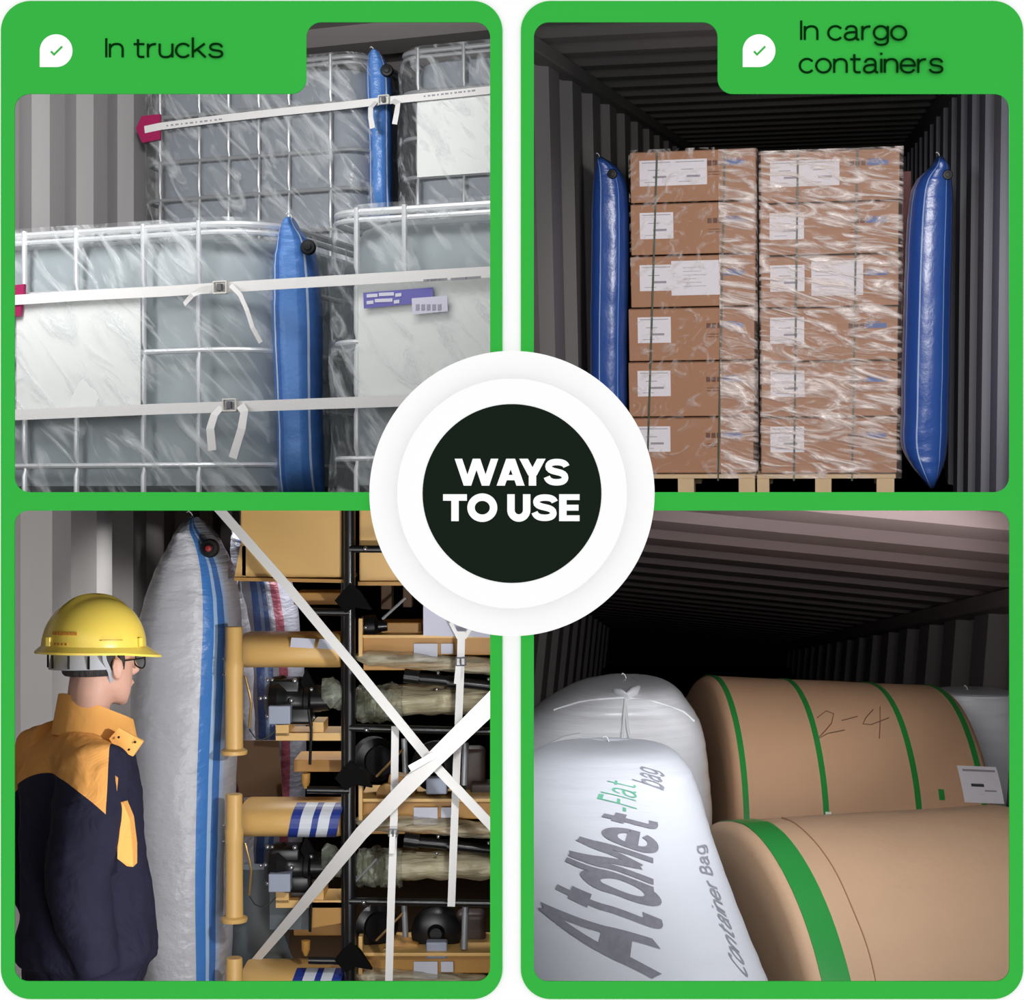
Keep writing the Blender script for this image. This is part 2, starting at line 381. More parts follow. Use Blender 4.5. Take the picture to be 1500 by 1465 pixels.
def bold_words():
    def row(y0, h, items):
        for ch, a, b_ in items:
            ik = Ink(); w = 11.0; hb = 9.6; P = ik.polys; y1 = y0+h
            def dia(xt, xb, ww=w, t=y0, u=y1): P.append([(xt-ww/2, t), (xt+ww/2, t), (xb+ww/2, u), (xb-ww/2, u)])
            def rc(x0, x1, t, u): P.append([(x0, t), (x1, t), (x1, u), (x0, u)])
            if ch == 'W':
                q = (b_-a-w)/4; x = a+w/2
                dia(x, x+q*1.0); dia(x+2*q, x+q*1.0); dia(x+2*q, x+3*q); dia(x+4*q, x+3*q)
            elif ch == 'A':
                m_ = (a+b_)/2; dia(m_-.5, a+w/2, w*1.1); dia(m_+.5, b_-w/2, w*1.1); rc(a+10, b_-10, y0+h*.60, y0+h*.80)
            elif ch == 'Y':
                m_ = (a+b_)/2; dia(a+w/2+.5, m_, w*1.15, y0, y0+h*.62); dia(b_-w/2-.5, m_, w*1.15, y0, y0+h*.62); rc(m_-w/2, m_+w/2, y0+h*.5, y1)
            elif ch == 'T': rc(a, b_, y0, y0+hb); rc((a+b_-w)/2, (a+b_+w)/2, y0, y1)
            elif ch == 'E':
                rc(a, a+w, y0, y1); rc(a, b_, y0, y0+8.6); rc(a, b_-1.5, y0+h*.39, y0+h*.61); rc(a, b_, y1-8.6, y1)
            elif ch == 'O': ik.stroke(arc((a+b_)/2, y0+h/2, (b_-a)/2-w/2+.5, h/2-w/2+1.2, 0, 360, 48), w)
            elif ch == 'U':
                r = (b_-a-w)/2; ik.stroke([(a+w/2, y0)]+[(a+w/2, y1-r*1.15-3)]+[((a+b_)/2-r*math.cos(t), y1-r*1.15-3+(r*1.15-1.6)*math.sin(t)) for t in [math.pi*k/20 for k in range(1, 20)]]+[(b_-w/2, y1-r*1.15-3), (b_-w/2, y0)], w)
            elif ch == 'S':
                W_ = b_-a; sk = pth((.93, .29), ((.88, .16), (.70, .125), (.50, .125)), ((.28, .125), (.14, .18), (.14, .29)), ((.14, .55), (.87, .42), (.87, .70)), ((.87, .82), (.72, .875), (.50, .875)), ((.26, .875), (.12, .82), (.06, .67)))
                ik.stroke([(a+x*W_, y0+y*h) for x, y in sk], 9.6)
            ik.build('letter', 3.9304, white, sg)
    row(672, 39.5, [('W', 666, 730), ('A', 728, 768), ('Y', 761, 799), ('S', 799, 832)])
    row(724, 39.5, [('T', 649, 684), ('O', 685, 728), ('U', 743, 777), ('S', 781, 815), ('E', 819, 849)])
bold_words()

# ================= added unseen shell behind the wall, shutting out world light =================
gloom = mat('gloom_dark_grey', (38, 38, 40), .9, spec=.1)  # dark colour stands for unlit depth, on the shell and end walls
struct(MB().span((-.012, YW+.03, 0), (.012, 30, 9)).build('wall_divider', gloom))  # added divider, keeps the left and right bays' light apart
struct(MB().span((-6, YW+.03, H-.010), (-.012, 12, H+.010)).build('floor', gloom))  # added horizontal divider between upper and lower bay lighting
struct(MB().span((.012, YW+.03, H-.010), (8, 30, H+.010)).build('floor', gloom))
struct(MB().span((-6.1, YW+.03, -.1), (8.1, 33, 0)).build('floor', gloom))
struct(MB().span((-6.1, YW+.03, 9), (8.1, 33, 9.1)).build('ceiling', gloom))
struct(MB().span((-6.1, YW+.03, 0), (-6, 33, 9)).build('wall_left', gloom))
struct(MB().span((8, YW+.03, 0), (8.1, 33, 9)).build('wall_right', gloom))
struct(MB().span((-6.1, 33, -.1), (8.1, 33.1, 9.1)).build('wall_back', gloom))
struct(MB().span((-6.1, YW+.001, -.1), (-1.8, YW+.03, 9)).build('wall_front', gloom))  # unseen strips added to seal stray light out around the display wall
struct(MB().span((1.8, YW+.001, -.1), (8.1, YW+.03, 9)).build('wall_front', gloom))
struct(MB().span((-1.8, YW+.001, H+1.8), (1.8, YW+.03, 9)).build('wall_front', gloom))
struct(MB().span((-1.8, YW+.001, -.1), (1.8, YW+.03, H-1.8)).build('wall_front', gloom))

def corrugated(name, F, ax, plane, y0, y1, lo, hi, pitch, amp, m, flat=.34, slope=.16, phase=0, smooth=False):
    """trapezoid-ribbed steel sheet running in depth; ax 'x': a side wall at x=plane, 'z': a roof at z=plane"""
    ys = []; y = y0+phase
    while y < y1:
        ys += [(y, 0), (y+pitch*flat, 0), (y+pitch*(flat+slope), amp), (y+pitch*(1-slope), amp)]; y += pitch
    ys.append((y, 0)); b = MB(F); vs = []; fs = []
    for k, (yy, a) in enumerate(ys):
        for e in (lo, hi):
            vs.append((plane+a, yy, e) if ax == 'x' else (e, yy, plane+a))
        if k: fs.append((2*k-2, 2*k, 2*k+1, 2*k-1))
    b.add(vs, fs); return struct(b.build(name, m))

def interp(rows, t):
    """smooth (Catmull-Rom) interpolation of tuples along 0..1"""
    n = len(rows)-1; x = t*n; i = min(int(x), n-1); f = x-i
    p0 = rows[max(i-1, 0)]; p1 = rows[i]; p2 = rows[i+1]; p3 = rows[min(i+2, n)]
    return [b + .5*f*(c-a+f*(2*a-5*b+4*c-d+f*(3*(b-c)+d-a))) for a, b, c, d in zip(p0, p1, p2, p3)]
def bag_surface(F, rows, ly, thick, sq=.8, wr=.004, seed=0, endw=.14, fold=0.):
    """inflated dunnage bag: rows of (py, left px, right px) from top seam to bottom seam, at local depth ly"""
    def P(a, t, off=0):
        py, xl, xr = interp(rows, t); yy = ly(t) if callable(ly) else ly
        L = F.hit(xl, py, 1, yy); R = F.hit(xr, py, 1, yy); c = (L+R)/2; w = (R-L).length/2
        e = min(1, t/endw, (1-t)/endw); d = thick*(math.sin(max(0, min(1, e))*math.pi/2)**.75)*1.0+.004
        ca, sa = math.cos(a), math.sin(a)
        x = math.copysign(abs(ca)**sq, ca); y = math.copysign(abs(sa)**sq, sa)
        k = noise.noise(Vector((x*1.2+seed, t*34, seed*3.1)))*wr + noise.noise(Vector((x*5+seed, t*9, y*3)))*wr*.6
        k += (1-e)*noise.noise(Vector((x*9+seed, t*4, seed)))*wr*3.0
        k += fold*max(0, noise.noise(Vector((x*2+t*5+seed, t*2.0, seed+4))))
        return Vector((c.x-x*(w+k*.5+off), c.y-y*(d+k+off), c.z + (0 if not callable(ly) else 0)))
    return P
def bag_mesh(F, P, nu=56, nv=110):
    rings = []; uvs = []
    for i in range(nv+1):
        t = i/nv; rings.append([P(2*math.pi*j/nu, t) for j in range(nu)])
        for j in range(nu):
            a = 2*math.pi*j/nu; uvs.append(((1-(math.copysign(abs(math.cos(a))**.8, math.cos(a))))/2, 1-t))
    b = MB(F); b.loft(rings, True, False, uvs); return b
rubber = mat('black_rubber', (16, 16, 18), .5, spec=.3)
redcap = mat('red_cap', (150, 35, 40), .4)
def valve(F, p, r, parent, cap=None):
    b = MB(F); b.lathe(Vector(p), [(r, 0), (r, -.012), (r*.85, -.02), (r*.5, -.021), (r*.45, -.03), (r*.2, -.031)], (0, 1, 0), 24)
    v = b.build('valve', rubber, parent, smooth=True)
    if cap: MB(F).lathe(Vector(p)+Vector((0, -.03, 0)), [(r*.35, 0), (r*.3, -.01), (.001, -.012)], (0, 1, 0), 16).build('valve_cap', redcap, v, smooth=True)
    return v
SKY = (205, 222, 245)
blue_a = mat_stripe('blue_woven_a', [(0, (70, 118, 188)), (.12, (205, 218, 238)), (.155, (62, 108, 182)), (.25, (84, 132, 198)), (.62, (70, 118, 188)), (.80, (195, 210, 236)), (.84, (66, 112, 184))], .35, .2)
blue_b = mat_stripe('blue_woven_b', [(0, (36, 72, 142)), (.05, (120, 150, 205)), (.065, (36, 70, 142)), (.30, (150, 170, 205)), (.33, (44, 80, 152)), (.80, (120, 150, 205)), (.82, (36, 72, 142))], .3, .15)
cord_m = mat('white_cord', (215, 215, 215), .6)
def airbag(label, F, rows, ly, thick, m, valve_px, group=None, vr=.03, cap=None, sq=.8, wr=.004, seed=0, fold=0, endw=.14, name='dunnage_airbag'):
    P = bag_surface(F, rows, ly, thick, sq, wr, seed, endw, fold)
    base = F.w(P(math.pi/2, 1)); t = thing(name, label, 'airbag', base, group)
    bag_mesh(F, P).build('bag_body', m, t, smooth='full')
    if valve_px:
        px, py, tt = valve_px; yy = ly(tt) if callable(ly) else ly
        pt = F.hit(px, py, 1, yy-thick*.92); valve(F, pt, vr, t, cap)
    top = P(math.pi/2, 0); q = [top+Vector((0, 0, -.006)), top+Vector((-.006, 0, .012)), top+Vector((-.016, -.004, .02)), top+Vector((-.02, -.006, .014))]
    MB(F).tube(q, .0022, 6).build('tie_cord', cord_m, t, smooth=True)
    return t, P

strap_m = mat('white_webbing', (226, 224, 222), .6, bump=.15, bscale=300)
strap_ink = mat('strap_print', (150, 150, 155), .7)
buckle_m = mat('pale_buckle', (215, 212, 205), .4)
def strap_buckle(F, p, ex, ez, s, parent):
    """square wire-style buckle lying on the strap"""
    p = Vector(p); b = MB(F); o = Vector((0, -.012, 0))
    for k in (-1, 1):
        b.box(p+o+ez*(k*s*.55), (s*1.5, .014, s*.16), Matrix((ex, (0, 1, 0), ez)).transposed(), .002)
        b.box(p+o+ex*(k*s*.68), (s*.16, .014, s*1.2), Matrix((ex, (0, 1, 0), ez)).transposed(), .002)
    bk = b.build('buckle', buckle_m, parent)
    MB(F).box(p+Vector((0, -.016, 0)), (s*.5, .012, s*.7), Matrix((ex, (0, 1, 0), ez)).transposed(), .002).build('buckle_centre', mat('buckle_grey', (95, 95, 98), .5), bk)

# ================= TOP LEFT: bulk liquid containers =================
CLIP[:] = [(Vector((-.014, 0, 0)), Vector((-1, 0, 0))), (Vector((0, 0, H+.012)), Vector((0, 0, 1))), (Vector((0, YW+.04, 0)), Vector((0, 1, 0)))]
F1 = Frame(CX+FPX*math.tan(math.radians(20)), CY)
wall1 = mat('grey_steel_paint', (150, 147, 147), .55, var=.10, vscale=2.5, stretch=(3, 3, .4))
corrugated('wall_left', F1, 'x', -4.0, 3.2, 9.2, 0, 3.0, .30, -.05, wall1, phase=.08)
ceil1 = mat('grey_roof_paint', (150, 143, 142), .6, var=.06, vscale=2)
corrugated('ceiling', F1, 'z', 1.98, 3.0, 9.4, -4.1, 2, .62, .05, ceil1)
struct(MB(F1).span((-4.1, 9.3, 0), (2, 9.35, 2.1)).build('wall_back', wall1))
hdpe = mat('translucent_plastic', (150, 160, 164), .4, var=.08, vscale=3, stretch=(1, 1, .4))
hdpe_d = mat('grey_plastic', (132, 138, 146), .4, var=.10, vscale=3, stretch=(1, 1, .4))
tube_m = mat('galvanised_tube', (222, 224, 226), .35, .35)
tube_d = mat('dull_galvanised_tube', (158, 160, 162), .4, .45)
plate_m = mat('white_plate', (228, 230, 227), .55, var=.02, vscale=4, bump=.15, bscale=6)
film_a = mat_film('stretch_film_a', .06, .55, (16, 16, 2.4), (0, .75, 0), .48, .70, (230, 234, 236), .12, 7, 1.2)
film_b = mat_film('stretch_film_b', .03, .5, (3, 3, 12), (0, .42, 0), .5, .66, (225, 230, 235), .15)
def rrect(x0, x1, y0, y1, z, r, n=6):
    pts = []
    for cx, cy, a0 in ((x1-r, y1-r, 0), (x0+r, y1-r, 90), (x0+r, y0+r, 180), (x1-r, y0+r, 270)):
        for k in range(n+1):
            a = math.radians(a0+90*k/n); pts.append(Vector((cx+r*math.cos(a), cy+r*math.sin(a), z)))
    return pts
def ibc(label, x0, x1, y0, dep, z0, z1, rails, bars, plate_r=None, film=film_a, cols=(hdpe, tube_m), tr=.0085, seed=0, cr=.09):
    """intermediate bulk container: plastic bottle in a tube cage, shrouded in film. local F1 metres"""
    y1 = y0+dep; t = thing('bulk_container', label, 'container', F1.w(((x0+x1)/2, y0+dep/2, z0)), 'caged bulk containers')
    g = .035; b = MB(F1)
    rs = []
    for z, sh in ((z0, .04), (z0+.03, .0), (z1-.10, 0), (z1-.05, .015), (z1-.03, .05), (z1-.02, .12)):
        rs.append(rrect(x0+g+sh, x1-g-sh, y0+g+sh, y1-g-sh, z, cr+.02))
    b.loft(rs); b.build('bottle', cols[0], t, smooth=True)
    for i, z in enumerate(rails):
        top = i == 0
        MB(F1).tube(rrect(x0, x1, y0, y1, z, cr), tr*(1.25 if top else 1), 8, closed=True).build('cage_rail', cols[1], t, smooth=True)
    if rails: MB(F1).tube(rrect(x0, x1, y0, y1, rails[0]-.022, cr), tr, 8, closed=True).build('cage_rail', cols[1], t, smooth=True)
    for x in bars:
        pts = [Vector((x, y0-.006, z1))]
        for z in rails[1:]:
            pts += [Vector((x, y0-.006, z+.03)), Vector((x, y0-.001, z+.012)), Vector((x, y0-.001, z-.012)), Vector((x, y0-.006, z-.03))]
        pts.append(Vector((x, y0-.006, z0)))
        MB(F1).tube(pts, [tr*(1. if abs(p.y-(y0-.006)) < .001 else .7) for p in pts], 8).build('cage_bar', cols[1], t, smooth=True)
    if plate_r:
        a, b2, c, d = plate_r; MB(F1).span((a, y0-.020, c), (b2, y0-.016, d)).build('name_plate', plate_m, t)
    # film shroud with soft folds
    nz = 36; rings = []
    for i in range(nz+1):
        z = z0+(z1+.012-z0)*i/nz; e = max(0, (i/nz-.93)/.07)
        r = rrect(x0-.026+e*.03, x1+.02-e*.03, y0-.026+e*.03, y1+.02-e*.03, z, cr+.03, 8); out = []
        n = len(r)
        for j in range(n):
            p0, p1 = r[j], r[(j+1) % n]; m = 14 if (p1-p0).length > .3 else 1
            for k in range(m):
                p = p0.lerp(p1, k/m)
                q = noise.noise(Vector((p.x*7+seed, p.z*5, p.y*7)))*.009+noise.noise(Vector(((p.x+p.z*.8)*14, (p.z-p.x)*3+seed, p.y*9)))*.005
                c = Vector(((x0+x1)/2, (y0+y1)/2, z)); out.append(p+(p-c).normalized()*q)
        rings.append(out)
    MB(F1).loft(rings, False).build('stretch_film', film, t, smooth='full')
    return t
YL = 4.33; YU = 6.2
hx = lambda px, y, py=400: F1.hit(px, py, 1, y).x
hz = lambda px, py, y: F1.hit(px, py, 1, y).z
xr = hx(392, YL); zt = hz(210, 335, YL)
railsL = [zt]+[hz(212, y, YL) for y in (424, 516, 600, 682)]
ibcL = ibc('white caged bulk container in film at lower left, with a plain white plate', xr-1.2, xr, YL, 1.0, .012, zt+.012, railsL,
    [hx(p, YL, 450) for p in (-46, 38, 114, 212, 293)], (hx(30, YL), hx(211, YL), hz(120, 603, YL), hz(120, 438, YL)), seed=1, cr=.2)
xl = hx(474, YL-.02); zt2 = hz(560, 309, YL)
railsR = [zt2]+[hz(560, y, YL) for y in (405, 500, 590, 672)]
ibcR = ibc('white caged bulk container in film at lower right, with a purple printed label', xl, xl+1.2, YL, 1.0, .012, zt2+.012, railsR,
    [hx(p, YL, 450) for p in (524, 594)], (hx(529, YL), hx(760, YL), hz(620, 590, YL), hz(620, 408, YL)), seed=5)
xr3 = hx(533, YU, 200); zt3 = hz(420, 91, YU)
railsU = [zt3]+[hz(380, y, YU) for y in (160, 228, 284, 342)]
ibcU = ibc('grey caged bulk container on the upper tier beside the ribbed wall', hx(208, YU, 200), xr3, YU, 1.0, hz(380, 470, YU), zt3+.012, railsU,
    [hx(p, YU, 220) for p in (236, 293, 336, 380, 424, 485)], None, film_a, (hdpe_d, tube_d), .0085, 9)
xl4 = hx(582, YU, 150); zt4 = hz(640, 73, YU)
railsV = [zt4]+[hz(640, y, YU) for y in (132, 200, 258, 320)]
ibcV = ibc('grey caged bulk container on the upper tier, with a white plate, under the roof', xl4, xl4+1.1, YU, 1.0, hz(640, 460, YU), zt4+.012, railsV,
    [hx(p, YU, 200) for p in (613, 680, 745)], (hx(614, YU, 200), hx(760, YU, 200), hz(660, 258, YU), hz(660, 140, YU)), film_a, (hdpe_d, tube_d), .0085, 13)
# printed labels on the lower right container
lab = thing('printed_label', 'purple and white printed label stuck on the lower right bulk container', 'label', F1.w(F1.hit(585, 455, 1, YL-.03)))
def lquad(F, c4, y, th=.0012):
    pts = [F.hit(px, py, 1, y) for px, py in c4]; b = MB(F)
    return b.loft([pts, [p+Vector((0, th, 0)) for p in pts]])
pur = mat('purple_print', (104, 100, 176), .5); pal = mat('pale_print', (212, 210, 226), .5); gry = mat('grey_print', (158, 155, 175), .5)
lquad(F1, [(532, 429), (634, 421), (635, 442), (533, 452)], YL-.034).build('title_strip', pur, lab)
lquad(F1, [(603, 437), (655, 433), (656, 456), (604, 461)], YL-.036).build('white_sticker', pal, lab)
b = MB(F1)
for k, (a, y0_, w) in enumerate([(537, 431, 16), (555, 429, 22), (579, 430, 9), (537, 441, 10), (549, 438, 26), (577, 440, 8)]):
    q = [(a, y0_), (a+w, y0_-1), (a+w, y0_+4), (a, y0_+5)]
    pts = [F1.hit(px, py, 1, YL-.0355) for px, py in q]; b.loft([pts, [p+Vector((0, .001, 0)) for p in pts]])
b.build('title_print', pal, lab)
b = MB(F1)
for k in range(5):
    pts = [F1.hit(px, py, 1, YL-.0375) for px, py in [(609+k*8, 446), (614+k*8, 445.5), (614+k*8, 454), (609+k*8, 454.5)]]; b.loft([pts, [p+Vector((0, .001, 0)) for p in pts]])
b.build('sticker_print', gry, lab)
# cable-like ties: small cap seen on the cages
# airbags
rows = [(322, 427, 432), (338, 415, 441), (362, 407, 458), (400, 401, 466), (470, 400, 471), (560, 404, 471), (640, 408, 472), (730, 408, 476)]
airbag('large blue airbag wedged between the two lower bulk containers', WF, rows, 5.02, .13, blue_a, (452, 363, .1), 'blue airbags between the bulk containers', .022, seed=2, wr=.003, endw=.1)
rows = [(76, 547, 552), (92, 538, 566), (120, 536, 574), (170, 538, 575), (230, 540, 575), (320, 541, 576)]
airbag('narrow blue airbag wedged between the two upper bulk containers', WF, rows, 6.95, .10, blue_a, (567, 104, .1), 'blue airbags between the bulk containers', .026, seed=8, wr=.003, endw=.12)
# lashing straps
def lash(label, F, pts_px, y, width, name='lashing_strap', prints=(), th=.003):
    P = [F.hit(px, py, 1, y) for px, py in pts_px]; t = thing(name, label, 'strap', F.w(P[0]), 'white lashing straps')
    MB(F).ribbon(P, (0, 0, 1), width, th).build('webbing', strap_m, t)
    for (a, b_) in prints:
        bb = MB(F)
        for k in range(int(a[2])):
            f = k/a[2]; px = a[0]+(b_[0]-a[0])*f; py = a[1]+(b_[1]-a[1])*f
            bb.box(F.hit(px, py, 1, y-.002), (.007+.004*(k % 3), .0015, width*.22))
        bb.build('print', strap_ink, t)
    return t
Xv, Zv = Vector((1, 0, 0)), Vector((0, 0, 1))
s1 = lash('white lashing strap across the middle of the lower bulk containers', F1, [(0, 441), (120, 433), (240, 427), (330, 421), (480, 412), (600, 405), (745, 397)], YL-.045, .030, prints=[((622, 411, 9), (655, 409)), ((662, 409, 9), (705, 406))])
strap_buckle(F1, F1.hit(326, 422, 1, YL-.047), Xv, Zv, .030, s1)
MB(F1).ribbon([F1.hit(px, py, 1, YL-.055-d) for px, py, d in [(338, 418, 0), (352, 432, .02), (362, 455, .03), (370, 480, .03), (382, 502, .02)]], (1, 0, .35), .013, .002).build('loose_tail', strap_m, s1)
MB(F1).ribbon([F1.hit(px, py, 1, YL-.055-d) for px, py, d in [(314, 421, 0), (296, 424, .02), (282, 432, .03), (270, 446, .02)]], (.2, 0, 1), .016, .002).build('loose_tail', strap_m, s1)
s2 = lash('white lashing strap across the bottom of the lower bulk containers', F1, [(0, 609), (120, 604), (240, 599), (340, 596), (480, 591), (600, 587), (745, 583)], YL-.045, .031)
strap_buckle(F1, F1.hit(340, 594, 1, YL-.047), Xv, Zv, .030, s2)
MB(F1).ribbon([F1.hit(px, py, 1, YL-.055-d) for px, py, d in [(325, 596, 0), (314, 608, .02), (308, 628, .03), (311, 660, .03)]], (1, 0, .1), .026, .002).build('loose_tail', strap_m, s2)
MB(F1).ribbon([F1.hit(px, py, 1, YL-.055-d) for px, py, d in [(352, 594, 0), (358, 603, .02), (354, 628, .03), (341, 671, .03)]], (1, 0, .3), .026, .002).build('loose_tail', strap_m, s2)
s3 = lash('white lashing strap across the upper bulk containers', F1, [(212, 190), (236, 185), (330, 173), (420, 163), (500, 155), (560, 148), (640, 140), (745, 129)], YU-.05, .030, prints=[((622, 141, 12), (700, 132)), ((245, 184, 12), (330, 174))])
strap_buckle(F1, F1.hit(564, 147, 1, YU-.052), Xv, Zv, .030, s3)
MB(F1).ribbon([F1.hit(px, py, 1, YU-.06-d) for px, py, d in [(551, 149, 0), (543, 158, .02), (543, 172, .03), (546, 188, .03)]], (1, 0, .1), .022, .002).build('loose_tail', strap_m, s3)
MB(F1).ribbon([F1.hit(px, py, 1, YU-.06-d) for px, py, d in [(575, 147, 0), (583, 152, .02), (581, 166, .03), (578, 182, .03)]], (1, 0, .2), .022, .002).build('loose_tail', strap_m, s3)
pink = mat('crimson_plastic', (160, 24, 84), .5)
def protector(label, pts, y, F=F1):
    P = [F.hit(px, py, 1, y) for px, py in pts]; b = MB(F)
    b.loft([P, [p+Vector((-.0, .012, 0)) for p in P]]); o = b.build('corner_protector', pink); tag(o, label, 'corner protector', 'crimson corner protectors'); return o
protector('crimson plastic corner protector under the strap end by the ribbed wall', [(234, 167), (234, 204), (208, 209), (199, 188), (207, 170)], YU-.047)
protector('crimson corner protector above the middle strap at the left edge', [(35, 416), (34, 434), (10, 436), (10, 419)], YL-.04)
protector('crimson corner protector below the middle strap at the left edge', [(31, 446), (29, 463), (10, 464), (10, 448)], YL-.04)

# ================= TOP RIGHT: cargo container with cartons =================
CLIP[:] = [(Vector((.014, 0, 0)), Vector((1, 0, 0))), (Vector((0, 0, H+.011)), Vector((0, 0, 1))), (Vector((0, YW+.04, 0)), Vector((0, 1, 0)))]
F2 = Frame(1221, 357)
D2 = 10.3
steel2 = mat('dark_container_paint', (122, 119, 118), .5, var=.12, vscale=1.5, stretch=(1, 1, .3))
steel2r = mat('lit_blue_grey_container_paint', (146, 146, 156), .45, var=.10, vscale=1.5, stretch=(1, 1, .3))  # right wall's stronger light put into a lighter copy of the paint
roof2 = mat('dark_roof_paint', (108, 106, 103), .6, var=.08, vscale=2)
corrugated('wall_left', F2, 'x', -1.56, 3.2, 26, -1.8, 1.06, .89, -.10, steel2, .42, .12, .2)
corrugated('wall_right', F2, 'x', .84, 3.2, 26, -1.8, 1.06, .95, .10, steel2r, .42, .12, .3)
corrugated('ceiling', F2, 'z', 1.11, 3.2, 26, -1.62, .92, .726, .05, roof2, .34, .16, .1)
struct(MB(F2).span((-1.7, 26, -1.8), (1, 26.1, 1.2)).build('wall_back', roof2))
struct(MB(F2).span((-1.62, 3.5, 1.02), (-1.50, 26, 1.10), .01).build('trim_1', roof2))
struct(MB(F2).span((.78, 3.5, 1.02), (.90, 26, 1.10), .01).build('trim_2', roof2))
kraft = mat('carton_board', (166, 121, 92), .7, var=.05, vscale=3)
tape = mat('carton_seam', (120, 84, 64), .7)
paper = mat('white_label_paper', (226, 222, 228), .6, spec=.2)
greyink = mat('grey_label_ink', (150, 146, 156), .7); blueink = mat('blue_carton_ink', (88, 112, 168), .7); brownink = mat('brown_carton_ink', (104, 72, 62), .7)
seams = [219, 296, 373, 450, 529, 611, 694]
def yat(px, py): return F2.hit(px, py, 1, D2)
ordn = ['topmost', 'second from the top', 'third from the top', 'third from the bottom', 'second from the bottom', 'lowest']
blue_row = {0: 0, 1: 0, 2: 1, 3: 1, 4: 1, 5: 1}
for col in range(2):
    for r in range(6):
        pl = (921, 1108) if col == 0 else (1114, 1318)
        A = yat(pl[0]+(2 if col == 0 and r < 3 else 0), seams[r]); B = yat(pl[1]-r*(.6 if col == 0 else 1), seams[r+1])
        mp = (pl[0]+pl[1])/2; zt_, zb = yat(mp, seams[r]).z, yat(mp, seams[r+1]).z+.004
        jx = random.uniform(-.004, .004); jy = random.uniform(0, .015)
        x0_, x1_ = A.x+jx, B.x+jx
        lbl = 'brown carton of the %s, %s' % ('left stack' if col == 0 else 'right stack behind film', ordn[r])
        t = thing('carton', lbl, 'box', F2.w(((x0_+x1_)/2, D2+.3, zb)), 'cartons in the cargo container')
        MB(F2).span((x0_, D2+jy, zb), (x1_, D2+.75, zt_-.004), .006).build('carton_body', kraft, t)
        MB(F2).span((x0_+.005, D2+jy-.001, zt_-.010), (x1_-.005, D2+jy+.001, zt_-.006)).build('flap_seam', tape, t)
        # address label
        lx = x0_+.055+(.0 if r else 0); lw = .20 if r else .40
        lt = zt_-.055; lb = lt-.155 if r else lt-.15
        if col == 0 or r in (0, 1, 2, 3, 4, 5):
            la = MB(F2).span((lx, D2+jy-.003, lb), (lx+lw, D2+jy-.001, lt)).build('address_label', paper, t)
            b = MB(F2); xx = [lx] if r else [lx, lx+.2]
            for q in xx:
                b.span((q+.015, D2+jy-.005, lt-.012), (q+.185, D2+jy-.003, lt-.016)); b.span((q+.08, D2+jy-.005, lb+.045), (q+.16, D2+jy-.003, lb+.058))
                b.span((q+.05, D2+jy-.005, lb+.09), (q+.12, D2+jy-.003, lb+.094)); b.span((q+.03, D2+jy-.005, lb+.02), (q+.10, D2+jy-.003, lb+.023))
            b.build('label_print', greyink, la)
        if r == 2:
            la = MB(F2).span((lx+(.19 if col == 0 else .24), D2+jy-.005, lb-.03), (lx+(.48 if col == 0 else .54), D2+jy-.003, lt+.02)).build('delivery_note', paper, t)
            b = MB(F2)
            for k in range(6): b.span((lx+.26, D2+jy-.007, lt-.02-k*.022), (lx+.34+.03*(k % 3), D2+jy-.005, lt-.0225-k*.022))
            b.build('note_print', greyink, la)
        b = MB(F2); zz = lt-.06 if r else lt-.03
        b.span((x1_-.185, D2+jy-.003, zz-.012), (x1_-.065, D2+jy-.001, zz+.016))
        b.span((x1_-.18, D2+jy-.003, zz+.02), (x1_-.10, D2+jy-.001, zz+.026)); b.build('blue_print', blueink, t)
        b = MB(F2)
        for k in range(3): b.span((x1_-.285+k*.033, D2+jy-.003, zz-.012), (x1_-.26+k*.033, D2+jy-.001, zz+.018))
        b.span((x1_-.28, D2+jy-.003, zz-.05), (x1_-.21, D2+jy-.001, zz-.046)); b.span((x1_-.28, D2+jy-.003, zz-.066), (x1_-.21, D2+jy-.001, zz-.062))
        b.build('brown_print', brownink, t)
# pallets
wood = mat('pale_pallet_wood', (205, 178, 140), .7, var=.12, vscale=4, stretch=(1, 6, 1))
def pallet(label, px0, px1, blocks):
    A = yat(px0, 695); B = yat(px1, 726); t = thing('pallet', label, 'pallet', F2.w((A.x/2+B.x/2, D2+.3, B.z)), 'pallets under the cartons')
    zt_ = A.z; y0 = D2-.01
    for k in range(5):
        MB(F2).span((A.x, y0+k*.17, zt_-.025), (B.x, y0+k*.17+.11, zt_), .002).build('deck_board', wood, t)
    for a, b_ in blocks:
        P0 = yat(a, 703); P1 = yat(b_, 722)
        for yy in (y0, y0+.6):
            MB(F2).span((P0.x, yy, zt_-.14), (P1.x, yy+.12, zt_-.0255), .003).build('pallet_block', wood, t)
pallet('pale wooden pallet under the left stack of cartons', 921, 1106, [(921, 940), (993, 1017), (1082, 1106)])
pallet('pale wooden pallet under the right stack of cartons', 1109, 1312, [(1109, 1127), (1194, 1218), (1284, 1310)])
gstrap = mat('dark_green_strapping', (52, 66, 48), .5)
for lbl, tx, bx in (('dark strapping band over the labels of the left carton stack', 963, 948), ('dark strapping band right of middle on the left carton stack', 1062, 1052),
                    ('dark strapping band over the labels of the right carton stack', 1169, 1163), ('dark strapping band right of middle on the right carton stack', 1256, 1248)):
    P = [yat(tx+(bx-tx)*k/8, 219+(704-219)*k/8)+Vector((0, -.012, 0)) for k in range(9)]
    P = [P[0]+Vector((0, .7, .004)), P[0]+Vector((0, .01, .004))]+P
    tag(MB(F2).ribbon(P, (1, 0, 0), .011, .002).build('strapping_band', gstrap), lbl, 'strap', 'dark strapping bands on the cartons')
